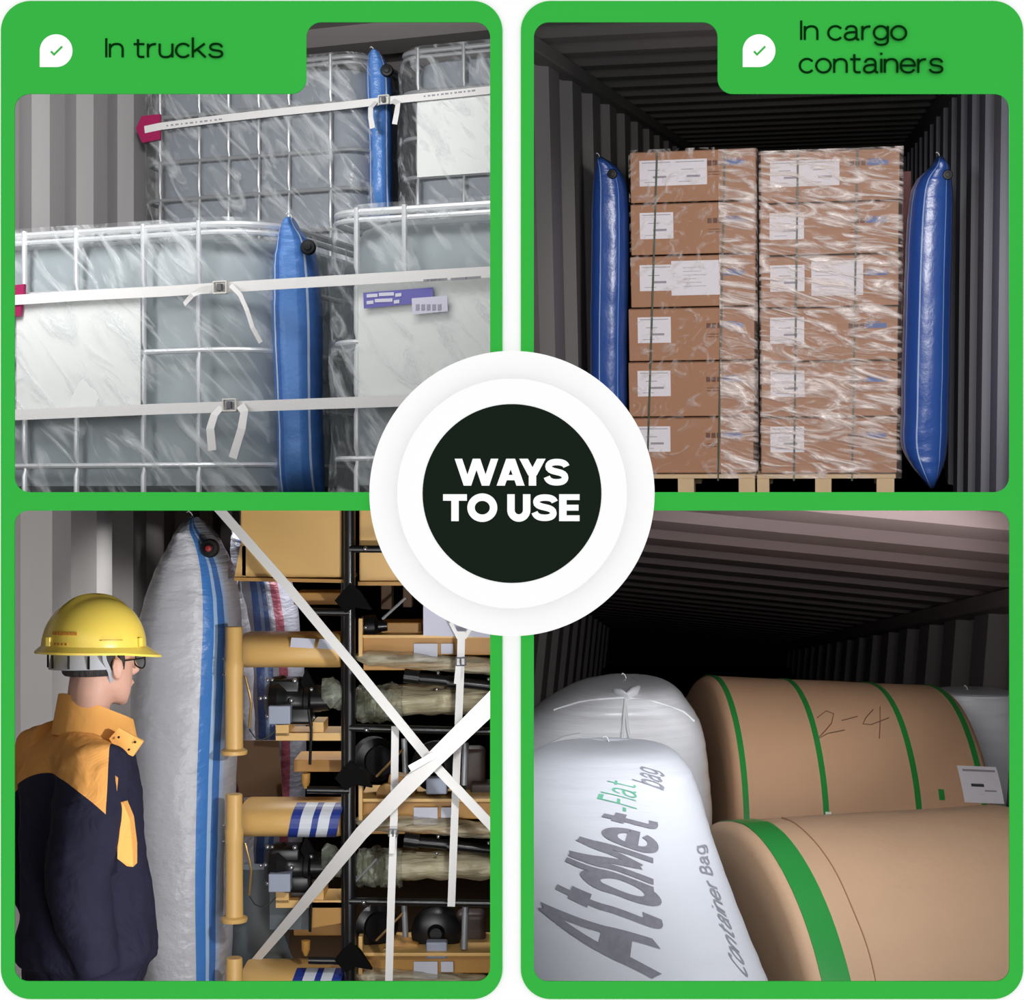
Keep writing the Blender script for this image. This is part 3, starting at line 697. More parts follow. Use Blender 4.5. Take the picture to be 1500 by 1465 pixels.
# stretch film over the stacks
film_c = mat_film('stretch_film_c', .07, .85, (3.0, 3.0, 13), (0, -.18, 0), .44, .68, (246, 232, 226), .18, 9, 2.2)
film_d = mat_film('stretch_film_d', .0, .35, (6, 6, 9), (0, .5, 0), .52, .70, (236, 226, 220), .2, 6, 2.0)
def sheet(name, label, px0, px1, py0, py1, y, m, cat='film', wr=.012, wrap=True):
    nx, nz_ = 46, 100; A = yat(px0, py0); B = yat(px1, py1); zA, zB = yat((px0+px1)/2, py0+1).z, yat((px0+px1)/2, py1).z; vs = []; fs = []; cols = []
    path = [(A.x-.01, y+.72), (A.x-.01, y+.2), (A.x-.008, y+.0)]+[(A.x+(B.x-A.x)*k/nx, y-.012) for k in range(nx+1)]+[(B.x+.012, y+.0), (B.x+.014, y+.2), (B.x+.014, y+.72)]
    if not wrap: path = path[3:-3] if wrap is None else path[3:]
    n = len(path)
    for i in range(nz_+1):
        z = zA+(zB-zA)*i/nz_
        for j, (x, yy) in enumerate(path):
            q = abs(noise.noise(Vector((x*3+2, z*13, 4)))) * wr + noise.noise(Vector(((x+z)*16, z*6, 1)))*wr*.5
            edge = 1 if 3 < j < n-4 else .15
            vs.append((x, yy-q*edge, z))
    for i in range(nz_):
        for j in range(n-1): fs.append((i*n+j, i*n+j+1, (i+1)*n+j+1, (i+1)*n+j))
    b = MB(F2); b.add(vs, fs); return tag(b.build(name, m, smooth='full'), label, cat)
sheet('stretch_film', 'creased clear stretch film wrapped round the right carton stack', 1113, 1318, 217, 700, D2-.012, film_c)
sheet('stretch_film', 'clear stretch film over the right part of the left carton stack', 1052, 1108, 217, 700, D2-.014, film_c, wrap=False)
sheet('stretch_film', 'thin clear stretch film over the left part of the left carton stack', 921, 1052, 217, 700, D2-.016, film_d, wrap=None, wr=.006)
# airbags against the container walls
rows = [(229, 876, 881), (245, 872, 903), (268, 869, 916), (310, 867, 920), (400, 866, 920), (500, 865, 918), (600, 866, 918), (700, 868, 918), (760, 885, 905)]
airbag('blue airbag between the left wall and the left carton stack', F2, rows, D2+.05, .12, blue_b, (897, 255, .05), 'blue airbags beside the cartons', .03, seed=4, wr=.004, endw=.08)
rows = [(228, 1374, 1379), (244, 1362, 1390), (265, 1341, 1394), (300, 1331, 1396), (380, 1326, 1394), (500, 1322, 1392), (600, 1320, 1390), (650, 1320, 1388), (680, 1334, 1382), (716, 1363, 1367)]
airbag('blue airbag between the right carton stack and the right wall', F2, rows, D2-.35, .15, blue_b, (1388, 256, .05), 'blue airbags beside the cartons', .028, seed=6, wr=.004, endw=.09)
maroon = mat('maroon_board', (92, 50, 52), .7)
A = yat(1317, 250); B = F2.hit(1330, 640, 1, D2+.1)
tag(MB(F2).span((A.x+.02, D2+.1, B.z), (B.x+.01, D2+.6, A.z), .004).build('board', maroon), 'dark maroon board standing between the right cartons and the airbag', 'board')

# ================= BOTTOM LEFT: worker and machinery =================
CLIP[:] = [(Vector((-.014, 0, 0)), Vector((-1, 0, 0))), (Vector((0, 0, H-.012)), Vector((0, 0, -1))), (Vector((0, YW+.04, 0)), Vector((0, 1, 0)))]
FLOOR3 = .22
wall3 = mat('pale_grey_container_paint', (204, 199, 196), .5, var=.10, vscale=2, stretch=(2, 2, .3))
struct(MB().span((-1.7, YW+.04, FLOOR3-.05), (-.014, 11, FLOOR3)).build('floor', mat('plywood_floor', (110, 84, 60), .7, var=.2, vscale=3)))
corrugated('wall_left', WF, 'x', -1.56, 4.1, 11, FLOOR3-H, -.013, .62, -.09, wall3, .40, .11, .45)
struct(MB().span((-1.75, 11, FLOOR3), (-.014, 11.05, H-.012)).build('wall_back', gloom))
A3 = lambda px, py, Y: at(px, py, Y)
# ---- big white airbag ----
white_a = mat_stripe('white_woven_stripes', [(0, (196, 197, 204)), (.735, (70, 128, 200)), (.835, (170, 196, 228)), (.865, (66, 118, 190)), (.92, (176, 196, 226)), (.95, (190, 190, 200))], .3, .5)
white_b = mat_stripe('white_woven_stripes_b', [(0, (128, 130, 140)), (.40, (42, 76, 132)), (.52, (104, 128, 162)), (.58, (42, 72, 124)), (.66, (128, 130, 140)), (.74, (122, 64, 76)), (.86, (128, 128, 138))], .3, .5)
rows = [(757, 279, 287), (775, 268, 303), (800, 252, 322), (840, 230, 340), (900, 211, 350), (980, 200, 350), (1080, 196, 346), (1180, 197, 342), (1280, 203, 338), (1400, 214, 336), (1500, 226, 332), (1700, 262, 300)]
airbag('tall white airbag with blue stripes beside the worker in the yellow helmet', WF, rows, 5.75, .22, white_a, (308, 803, .1), None, .031, True, seed=3, wr=.006, endw=.12)
rows = [(770, 345, 352), (800, 342, 400), (850, 345, 425), (950, 350, 440), (1100, 352, 446), (1250, 350, 440), (1400, 346, 420), (1600, 350, 400)]
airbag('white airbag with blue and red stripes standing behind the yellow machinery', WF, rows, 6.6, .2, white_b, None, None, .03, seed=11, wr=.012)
redwhite = mat_stripe('white_woven_red', [(0, (180, 180, 190)), (.62, (168, 84, 96)), (.82, (178, 178, 188))], .35, .5)
rows = [(850, 325, 350), (950, 320, 368), (1100, 322, 372), (1200, 322, 372), (1330, 320, 368), (1437, 318, 366), (1600, 322, 350)]
airbag('white airbag with a red stripe just behind the tall striped airbag', WF, rows, 6.15, .12, redwhite, None, None, .03, seed=15, wr=.012)

# ---- machinery in racks ----
yel = mat('yellow_machine_paint', (220, 176, 106), .42, var=.06, vscale=4)
yel_d = mat('ochre_machine_paint', (178, 130, 60), .5, var=.1, vscale=4)
blk = mat('black_enamel', (15, 15, 17), .32, spec=.45)
rackm = mat('black_rack_tube', (20, 20, 22), .3, spec=.6)
footm = mat('black_rough_steel', (10, 10, 11), .8, spec=.1)
steel = mat('bright_steel', (190, 190, 195), .25, .9)
bluedec = mat('blue_decal', (34, 56, 140), .4); whitedec = mat('white_decal', (208, 214, 222), .4)
paper3 = mat('paper_tag', (196, 198, 212), .6)
greyplate = mat('grey_plastic_box', (150, 158, 176), .5)
film_e = mat_film('stretch_film_e', .35, .92, (3, 8, 26), (0, .06, 0), .40, .68, (206, 196, 168), .18, 6, 1.5)
film_f = mat_film('clear_poly_bag', .25, .8, (12, 12, 12), (0, .6, 0), .42, .68, (160, 165, 150), .15, 5, 2.0)
def bx(px0, py0, px1, py1, Y0, Y1):
    """corner to corner at the front face distance Y0, running back to Y1"""
    a = at(px0, py1, Y0); b_ = at(px1, py0, Y0); return (a.x, Y0, a.z), (b_.x, Y1, b_.z)
YR = 5.6
# rack
rk = thing('steel_rack', 'black tubular steel rack holding the yellow machinery, in two bays', 'rack', at(515, 1600, YR+.1))
rr = .019
MB().tube([at(512, 742, YR), at(513, 1680, YR)], rr, 14).build('post', rackm, rk, smooth=True)
MB().tube([at(505, 742, YR+.05), at(505, 1680, YR+.05)], .012, 12).build('post', rackm, rk, smooth=True)
MB().tube([at(742, 742, YR+.02), at(742, 1680, YR+.02)], rr, 14).build('post', rackm, rk, smooth=True)
for x0_, y0_, x1_, y1_ in ((512, 804, 745, 806), (512, 1066, 745, 1072), (512, 1320, 745, 1324), (450, 896, 512, 897), (450, 1157, 512, 1158), (452, 1407, 512, 1408)):
    MB().tube([at(x0_, y0_, YR-.01), at(x1_, y1_, YR-.01)], .0125, 12).build('crossbar', rackm, rk, smooth=True)
for py in (868, 1128, 1395):
    b = MB(); pts = [at(513, py-14, YR-.025), at(528, py, YR-.025), at(545, py+26, YR-.025), at(520, py+22, YR-.025), at(506, py+30, YR-.025), at(490, py+12, YR-.025), at(500, py, YR-.025)]
    b.loft([pts, [p+Vector((0, .03, 0)) for p in pts]]).build('stacking_foot', footm, rk)
for px, py in ((537, 1069), (535, 804), (533, 1322)):
    MB().ball(at(px, py, YR-.03), .008, 12, 8).build('bolt', steel, rk, smooth=True)
# sheet-metal cover at the top left of the rack, and its neighbour
tc_ = thing('machine_cover', 'plain yellow sheet-metal cover at the top of the left rack bay', 'machine cover', at(425, 850, YR+.2))
a, b_ = bx(352, 742, 503, 846, YR+.05, YR+.5); MB().span(a, b_, .006).build('cover_panel', yel, tc_)
pts = [at(343, 846, YR+.03), at(503, 849, YR+.03), at(503, 854, YR+.03), at(343, 851, YR+.03)]
MB().loft([pts, [p+Vector((0, .5, 0)) for p in pts]]).build('cover_flange', yel_d, tc_)
pts = [at(352, 800, YR+.05), at(360, 800, YR+.05), at(360, 848, YR+.05), at(343, 848, YR+.05)]
MB().loft([pts, [p+Vector((0, .45, 0)) for p in pts]]).build('cover_gusset', yel, tc_)
tc2 = thing('machine_cover', 'yellow sheet-metal cover at the top of the right rack bay, partly behind the round sign', 'machine cover', at(620, 855, YR+.2))
a, b_ = bx(526, 742, 738, 852, YR+.06, YR+.5); MB().span(a, b_, .006).build('cover_panel', yel, tc2)
a, b_ = bx(524, 852, 738, 858, YR+.04, YR+.5); MB().span(a, b_, .002).build('cover_flange', yel_d, tc2)

def machine(label, dy, decals, full=True):
    """left bay: yellow column with flange, cylinder beam, black drive unit below"""
    t = thing('wheel_drive_unit', label, 'machine', at(420, 1102+dy, YR+.1), 'yellow drive units in the left rack bay')
    P = lambda px, py, Y=YR: at(px, py+dy, Y)
    k = (YR-.1)/FPX
    # column
    top = P(343, 918, YR-.1); bot = P(343, 1102, YR-.1); h = (top-bot).z
    MB().lathe(bot, [(15*k, 0), (13.2*k, .012), (12.8*k, h*.6), (13.4*k, h*.62), (13.6*k, h*.72), (12.4*k, h*.73), (12.2*k, h-.004), (11.0*k, h)], (0, 0, 1), 28).build('column', yel, t, smooth=True)
    MB().lathe(bot, [(19*k, -.006), (19.5*k, 0), (19.5*k, .006), (15*k, .012)], (0, 0, 1), 28).build('column_flange', yel, t, smooth=True)
    for yy in (.62, .745): 
        q = bot+Vector((0, 0, h*yy)); MB().tube([q+Vector((-17*k, 0, 0)), q+Vector((-13*k, 0, 0))], .004, 8).build('grub_screw', steel, t, smooth=True)
    # beam: rounded housing going right
    b = MB(); ry = 26*YR/FPX; rings = []
    for x, s in ((358, .80), (360, .95), (364, 1.0), (498, 1.0), (502, .96), (503, .85)):
        c = P(x, 951, YR+.13); rings.append([c+Vector((0, -math.copysign(abs(math.cos(a))**.75, math.cos(a))*.13*s, math.copysign(abs(math.sin(a))**.75, math.sin(a))*ry*s)) for a in [2*math.pi*q/28 for q in range(28)]])
    bm_ = b.loft(rings).build('beam', yel, t, smooth=True)
    c0 = P(425, 900, YR+.2)
    a, b_ = bx(430, 868+dy, 503, 886+dy, YR+.2, YR+.4); MB().span(a, b_, .004).build('rear_plate', yel_d, t)
    if decals:
        for i, (x0_, x1_, mm) in enumerate(((432, 446, bluedec), (446, 463, whitedec), (463, 472, bluedec), (472, 488, whitedec), (488, 502, bluedec))):
            rg = []
            for a in [math.radians(q) for q in range(-70, 71, 10)]:
                sh = math.sin(a)*7
                for xx in (x0_, x1_):
                    c = P(xx+sh, 951, YR+.13); rg.append(c+Vector((0, -abs(math.cos(a))**.75*.1325, math.copysign(abs(math.sin(a))**.75, math.sin(a))*(ry+.002))))
            bb = MB(); bb.add(rg, [(2*i_, 2*i_+1, 2*i_+3, 2*i_+2) for i_ in range(14)])
            plabel(bb.build('decal_stripe', mm, t), 'blue decal stripe' if mm is bluedec else 'white decal stripe')
    else:
        pts = [P(427, 934, YR-.006), P(462, 936, YR-.006), P(459, 950, YR-.008), P(425, 948, YR-.008)]
        MB().loft([pts, [p+Vector((0, .002, 0)) for p in pts]]).build('sticker', paper3, t)
        pts = [P(468, 936, YR-.006), P(497, 938, YR-.006), P(494, 952, YR-.008), P(464, 950, YR-.008)]
        MB().loft([pts, [p+Vector((0, .002, 0)) for p in pts]]).build('sticker', paper3, t)
    if not full: return t
    # drive unit
    g = MB()
    g.lathe(P(388, 1024, YR+.1), [(.012, 0), (.05, .01), (.075, .03), (.08, .06), (.062, .085), (.05, .10), (.05, .14), (.058, .145), (.058, .16), (.04, .165), (.035, .22), (.02, .23)], (1, -.12, 0), 22)
    g.box(P(420, 1003, YR+.1), (.10, .12, .045), None, .008); g.box(P(437, 1046, YR+.08), (.10, .1, .06), None, .012)
    g.build('gear_housing', blk, t, smooth=True)
    MB().lathe(P(449, 1023, YR+.09), [(.03, 0), (.06, .004), (.06, .012), (.045, .016), (.045, .05), (.02, .056), (.018, .1)], (1, 0, 0), 20).build('hub', blk, t, smooth=True)
    for x, y, r in ((392, 996, .008), (399, 996, .006), (432, 997, .009), (382, 1023, .007), (389, 1022, .008), (427, 1026, .009), (392, 1049, .008), (456, 1010, .007), (460, 1051, .006)):
        MB().ball(P(x, y, YR+.02), r, 10, 7).build('bolt_head', steel, t, smooth=True)
    pts = [P(448, 980, YR+.05), P(470, 1022, YR+.05), P(456, 1030, YR+.05), P(440, 1000, YR+.05)]
    MB().loft([pts, [p+Vector((0, .03, 0)) for p in pts]]).build('fork_plate', footm, t)
    MB().box(P(411, 1046, YR+.02), (.072, .06, .06), None, .004).build('connector_box', greyplate, t)
    b = MB(); b.span(*bx(404, 1062+dy, 423, 1078+dy, YR+.05, YR+.2)); b.span(*bx(404, 1074+dy, 502, 1085+dy, YR+.05, YR+.22)); b.span(*bx(458, 1058+dy, 474, 1075+dy, YR+.06, YR+.2))
    b.span(*bx(423, 1058+dy, 456, 1062+dy, YR+.06, YR+.1)); b.build('bracket', yel, t)
    MB().tube([P(359, 990, YR-.02), P(366, 1018, YR-.03), P(368, 1030, YR-.03), P(365, 1066, YR-.02)], .0045, 8).build('lever', mat('brass_rod', (176, 142, 92), .35, .6), t, smooth=True)
    MB().tube([P(365, 1068, YR), P(373, 1080, YR), P(383, 1084, YR), P(396, 1078, YR), P(404, 1070, YR)], .0022, 6).build('cable', rackm, t, smooth=True)
    MB().tube([P(452, 1040, YR+.03), P(456, 1070, YR+.03), P(454, 1120, YR+.03)], .005, 8).build('hose', rackm, t, smooth=True)
    MB().lathe(P(448, 1155, YR+.05), [(.006, 0), (.014, .02), (.015, .05), (.004, .053)], (0, 0, 1), 14).build('grease_cap', yel_d, t, smooth=True)
    rg = []
    for i in range(9):
        f = i/8; c = P(472+f*30, 1012+f*8, YR+.06); r = .035+.02*math.sin(f*math.pi)
        rg.append([c+Vector((0, math.cos(a)*r*.7, math.sin(a)*r*(1+.3*noise.noise(Vector((f*5, a, dy)))))) for a in [2*math.pi*q/16 for q in range(16)]])
    MB().loft(rg).build('poly_bag', film_f, t, smooth=True)
    return t
machine('yellow drive unit with plain beam, uppermost in the left rack bay', 0, False)
machine('yellow drive unit with blue and white stripes, middle of the left rack bay', 245, True)
machine('yellow drive unit with blue and white stripes, lowest in the left rack bay', 485, True, False)
brown = mat('brown_liner_board', (92, 70, 50), .7, var=.15, vscale=3)
pts = [at(334, 1085, YR+.2), at(408, 1085, YR+.35), at(414, 1168, YR+.35), at(352, 1168, YR+.2)]
tag(MB().loft([pts, [p+Vector((0, .012, 0)) for p in pts]]).build('liner_board', brown), 'brown board between the upper and middle drive units', 'board')
b = MB(); b.span(*bx(395, 1292, 452, 1362, YR+.12, YR+.3), .006) if False else b.span(*bx(395, 1292, 452, 1362, YR+.12, YR+.3))
tag(b.build('cover_block', mat('slate_plastic', (88, 96, 100), .4)), 'slate grey block under the middle drive unit', 'block')
pts = [at(455, 1322, YR+.05), at(503, 1322, YR+.05), at(503, 1352, YR+.05), at(452, 1360, YR+.05)]
tag(MB().loft([pts, [p+Vector((0, .2, 0)) for p in pts]]).build('tool_box', yel_d), 'ochre box between the middle and lowest drive units', 'box')
slate = mat('slate_sheet', (104, 112, 116), .35, var=.2, vscale=6)
rg = []
for i in range(11):
    f = i/10; c = at(372+f*20-12*math.sin(f*3), 1270+f*160, YR+.4); w = .07+.05*f
    rg.append([c+Vector((math.cos(a)*w*(1+.2*noise.noise(Vector((a*2, f*4, 0)))), math.sin(a)*.05, 0)) for a in [2*math.pi*q/20 for q in range(20)]])
tag(MB().loft(rg).build('plastic_sheet', slate, smooth=True), 'folded grey plastic sheet hanging left of the middle drive unit', 'sheet')

def crated(label, dy, n):
    """right bay: yellow channel with paper tags, film strip, black shafts, wrapped bundle, black motors"""
    t = thing('packed_axle', label, 'machine', at(620, 1060+dy, YR+.2), 'packed axles in the right rack bay')
    P = lambda px, py, Y=YR: at(px, py+dy, Y)
    a, b_ = bx(530, 932+dy, 745, 960+dy, YR+.06, YR+.35); MB().span(a, b_, .004).build('channel', yel_d, t)
    a, b_ = bx(527, 930+dy, 745, 935+dy, YR+.03, YR+.3); MB().span(a, b_, .002).build('channel_lip', yel, t)
    a, b_ = bx(525, 906+dy, 531, 962+dy, YR+.02, YR+.06); MB().span(a, b_, .002).build('end_plate', yel, t)
    a, b_ = bx(532, 972+dy, 745, 982+dy, YR+.05, YR+.3); MB().span(a, b_, .003).build('lower_lip', yel_d, t)
    a, b_ = bx(606, 943+dy, 641, 968+dy, YR+.045, YR+.05); MB().span(a, b_).build('paper_tag', paper3, t)
    a, b_ = bx(646, 943+dy, 664, 958+dy, YR+.045, YR+.05); MB().span(a, b_).build('paper_tag', paper3, t)
    # crumpled film strip along the channel
    def crumple(c0, c1, rz, ryy, m, name, seed, nn=46, amp=.35):
        rg = []
        for i in range(nn+1):
            f = i/nn; c = c0.lerp(c1, f); e = min(1, f*8+.35)
            rg.append([c+Vector((noise.noise(Vector((a*2, f*20, seed)))*.01, -math.cos(a)*ryy*e*(1+amp*noise.noise(Vector((a*1.7, f*9, seed)))), math.sin(a)*rz*e*(1+amp*noise.noise(Vector((a*2.3, f*7, seed+3)))))) for a in [2*math.pi*q/22 for q in range(22)]])
        return MB().loft(rg).build(name, m, t, smooth='full')
    crumple(P(522, 962, YR+.05), P(745, 978, YR+.05), .026, .05, film_e, 'film_wrap', dy+1)
    pale = mat('wrapped_bundle', (182, 172, 142), .35, var=.35, vscale=4, stretch=(2, 8, 14), bump=.8, bscale=5)
    crumple(P(560, 1026, YR+.15), P(745, 1022, YR+.15), .050, .11, pale, 'wrapped_bundle', dy+5, amp=.25)
    crumple(P(520, 1030, YR+.1), P(590, 1030, YR+.1), .060, .09, film_f, 'poly_bag', dy+8)
    crumple(P(520, 1030, YR+.14), P(585, 1034, YR+.14), .050, .07, mat('olive_wrap', (112, 112, 82), .3, var=.4, vscale=9, bump=.8, bscale=14), 'bag_filling', dy+9)
    MB().tube([P(598, 992, YR+.05), P(640, 996, YR+.05), P(745, 1008, YR+.05)], [.016, .018, .016], 14).build('shaft', blk, t, smooth=True)
    MB().tube([P(592, 990, YR+.04), P(614, 993, YR+.04)], .024, 14).build('shaft_collar', blk, t, smooth=True)
    MB().tube([P(655, 999, YR+.035), P(668, 1000, YR+.035)], .022, 14).build('shaft_collar', blk, t, smooth=True)
    for x, y in ((642, 986), (640, 1010), (716, 995)): MB().ball(P(x, y, YR+.02), .006, 10, 7).build('bolt_head', steel, t, smooth=True)
    # motors below the crossbar
    if n == 2: return t
    g = MB()
    g.lathe(P(545, 1110, YR+.2), [(.05, 0), (.075, .01), (.075, .06), (.05, .07), (.05, .09)], (.4, -1, 0), 24)
    g.lathe(P(640, 1120, YR+.2), [(.06, 0), (.085, .015), (.085, .05), (.07, .06), (.03, .065), (.02, .08)], (0, -1, 0), 28)
    g.build('motor', blk, t, smooth=True)
    MB().tube([P(592, 1082, YR+.05), P(594, 1132, YR+.05)], .010, 12).build('strut', tube_d, t, smooth=True)
    MB().tube([P(682, 1088, YR+.05), P(680, 1150, YR+.05)], .011, 12).build('strut', tube_d, t, smooth=True)
    MB().tube([P(551, 1138, YR+.04), P(590, 1098, YR+.04)], .004, 8).build('rod', mat('brass_rod', (176, 142, 92)), t, smooth=True)
    g = MB(); g.lathe(P(568, 1162, YR+.1), [(.02, 0), (.036, .005), (.036, .03), (.01, .035)], (0, -1, 0), 20); g.box(P(590, 1150, YR+.15), (.10, .08, .07), Matrix.Rotation(.2, 3, 'Y'), .006)
    g.build('hub_cover', yel_d, t, smooth=True)
    MB().box(P(640, 1150, YR+.08), (.07, .05, .055), None, .006).build('connector_box', greyplate, t)
    MB().tube([P(520, 1052, YR+.02), P(552, 1018, YR)], .004, 8).build('rod', tube_d, t, smooth=True) if n == 1 else None
    g = MB(); g.box(P(690, 1128, YR+.25), (.10, .1, .16), None, .02); g.box(P(715, 1155, YR+.2), (.12, .1, .05), None, .01); g.build('casting', mat('dark_umber_casting', (62, 46, 40), .5, var=.2, vscale=6), t, smooth=True)
    return t
crated('packed axle with ochre channel and film, uppermost in the right rack bay', 0, 0)
crated('packed axle with ochre channel and film, middle of the right rack bay', 240, 1)
crated('packed axle with ochre channel and paper tags, lowest in the right rack bay', 466, 2)
# dark odds and ends above the uppermost axle
t = thing('axle_fitting', 'black and yellow fitting lying on the uppermost packed axle', 'machine part', at(560, 925, YR+.2))
g = MB(); g.lathe(at(528, 919, YR+.1), [(.02, 0), (.04, .01), (.04, .05), (.02, .06), (.016, .09)], (1, 0, .05), 20); g.build('hub', blk, t, smooth=True)
MB().span(*bx(558, 912, 618, 930, YR+.12, YR+.3), .004).build('foot_plate', yel_d, t)
MB().tube([at(560, 907, YR+.08), at(594, 876, YR+.08)], .005, 8).build('rod', tube_d, t, smooth=True)
MB().span(*bx(558, 855, 574, 893, YR+.3, YR+.4), .004).build('upright', brown, t)
MB().span(*bx(590, 855, 604, 890, YR+.3, YR+.4), .004).build('upright', brown, t)
MB().ball(at(536, 919, YR+.02), .007, 10, 7).build('bolt_head', steel, t, smooth=True)
g = MB(); pts = [at(620, 880, YR-.02), at(722, 880, YR-.02), at(722, 934, YR-.02), at(620, 931, YR-.02)]
tag(g.loft([pts, [p+Vector((0, .05, 0)) for p in pts]]).build('foam_board', mat('lilac_grey_board', (196, 196, 214), .6)), 'pale lilac board standing on the uppermost axle beside the round sign', 'board')
# ---- straps ----
def strap3(label, pts, widths, wdir, buckles=(), tails=()):
    P = [at(*p) for p in pts]; t = thing('lashing_strap', label, 'strap', P[-1], 'white straps over the machinery')
    MB().ribbon(P, wdir, widths, .003).build('webbing', strap_m, t)
    for (px, py, Y, s) in buckles:
        g = MB(); c = at(px, py, Y)
        for dz in (-1, 1): g.tube([c+Vector((-s, -.01, dz*s*.8)), c+Vector((s, -.01, dz*s*.8))], s*.16, 8)
        for dx in (-1, 1): g.tube([c+Vector((dx*s, -.01, -s*.8)), c+Vector((dx*s, -.01, s*.8))], s*.16, 8)
        g.tube([c+Vector((0, -.014, -s*.8)), c+Vector((0, -.014, s*.8))], s*.16, 8)
        g.build('buckle', mat('steel_buckle', (140, 142, 150), .3, .7), t, smooth=True)
    for tp, w, wd in tails: MB().ribbon([at(*p) for p in tp], wd, w, .002).build('loose_tail', strap_m, t)
    return t
strap3('white strap running diagonally from upper left down to lower right', [(314, 738, 5.5), (420, 858, 5.42), (520, 978, 5.36), (632, 1116, 5.3), (745, 1236, 5.3)], .030, (1, 0, 1))
strap3('broad white strap rising diagonally from lower left to right', [(338, 1450, 5.9), (440, 1330, 5.6), (530, 1220, 5.35), (632, 1116, 5.15), (745, 1006, 4.95)], [.022, .034, .044, .052, .060], (-1, 0, 1), tails=[([(600, 1126, 5.13), (662, 1092, 5.13)], .020, (-1, 0, 1))])
strap3('upright white strap left of the crossing, over the right rack bay', [(579, 1064, 5.42), (577, 1200, 5.42), (573, 1320, 5.42), (569, 1460, 5.42)], .024, (1, 0, 0), buckles=[(576, 1219, 5.41, .014)], tails=[([(575, 1222, 5.4), (574, 1250, 5.39)], .018, (1, 0, 0))])
strap3('upright white strap right of the crossing, hooked near the pale board', [(676, 925, 5.42), (674, 1000, 5.42), (669, 1120, 5.42), (664, 1250, 5.42), (661, 1328, 5.42)], .024, (1, 0, 0), buckles=[(675, 969, 5.41, .015)],
       tails=[([(672, 935, 5.42), (660, 912, 5.42)], .012, (1, 0, .5)), ([(680, 935, 5.42), (700, 905, 5.42)], .012, (1, 0, -.5)), ([(672, 972, 5.4), (669, 1002, 5.4)], .018, (1, 0, 0))])

# ---- the worker ----
YM = 4.72; km = YM/FPX
skin = mat('skin', (196, 152, 134), .55, var=.04, vscale=20)
navy = None
person = thing('person', 'person in a yellow helmet and orange-shouldered navy jacket, seen from behind, looking at the airbag', 'person', (at(120, 1437, YM).x, YM, FLOOR3))
HF = math.radians(48)                       # facing: right and away
fx, fy = math.cos(HF), math.sin(HF); fwd = Vector((fx, fy, 0)); rgt = Vector((fy, -fx, 0))
def hp(f, r, u, c): return c+fwd*f+rgt*r+Vector((0, 0, u))
hc = at(147, 968, YM)                       # head centre
def ell(c, wf, wr, n=20, f=fwd, r=rgt): return [c+f*(math.cos(a)*wf)+r*(math.sin(a)*wr) for a in [2*math.pi*q/n for q in range(n)]]
tz = lambda py: H+(CY-py)/FPX*YM
tx = lambda px: (px-CX)/FPX*YM
g = MB()
# head from crown to chin: (height, centre forward, half length, half width)
rings = []
for u, cf, lf, wr_ in ((.118, -.01, .02, .02), (.108, -.01, .055, .045), (.085, -.01, .085, .066), (.05, -.008, .098, .076), (.015, -.005, .098, .077), (-.02, 0, .094, .074), (-.05, .01, .082, .070), (-.075, .022, .068, .062), (-.098, .036, .052, .048), (-.115, .048, .034, .032), (-.122, .052, .015, .015)):
    rings.append(ell(hp(cf, 0, u, hc), lf, wr_))
g.loft(rings)
# nose, brow, lips, ears
g.tube([hp(.092, 0, .015, hc), hp(.106, 0, -.012, hc), hp(.118, 0, -.034, hc), hp(.10, 0, -.044, hc)], [.008, .011, .014, .009], 10)
g.tube([hp(.086, -.045, .03, hc), hp(.098, 0, .028, hc), hp(.086, .045, .03, hc)], .011, 8)
g.tube([hp(.088, -.022, -.066, hc), hp(.097, 0, -.066, hc), hp(.088, .022, -.066, hc)], .009, 8)
g.ball(hp(.068, 0, -.108, hc), .022, 12, 8)
for s in (-1, 1):
    g.ball(hp(.002, s*.080, -.016, hc), (.016, .012, .032), 14, 10)
    g.tube([hp(-.012, s*.088, .012, hc), hp(-.022, s*.092, -.005, hc), hp(-.014, s*.086, -.03, hc), hp(-.002, s*.082, -.042, hc)], .006, 8)
    g.tube([hp(.075, s*.032, .008, hc), hp(.088, s*.032, .006, hc)], .012, 8)
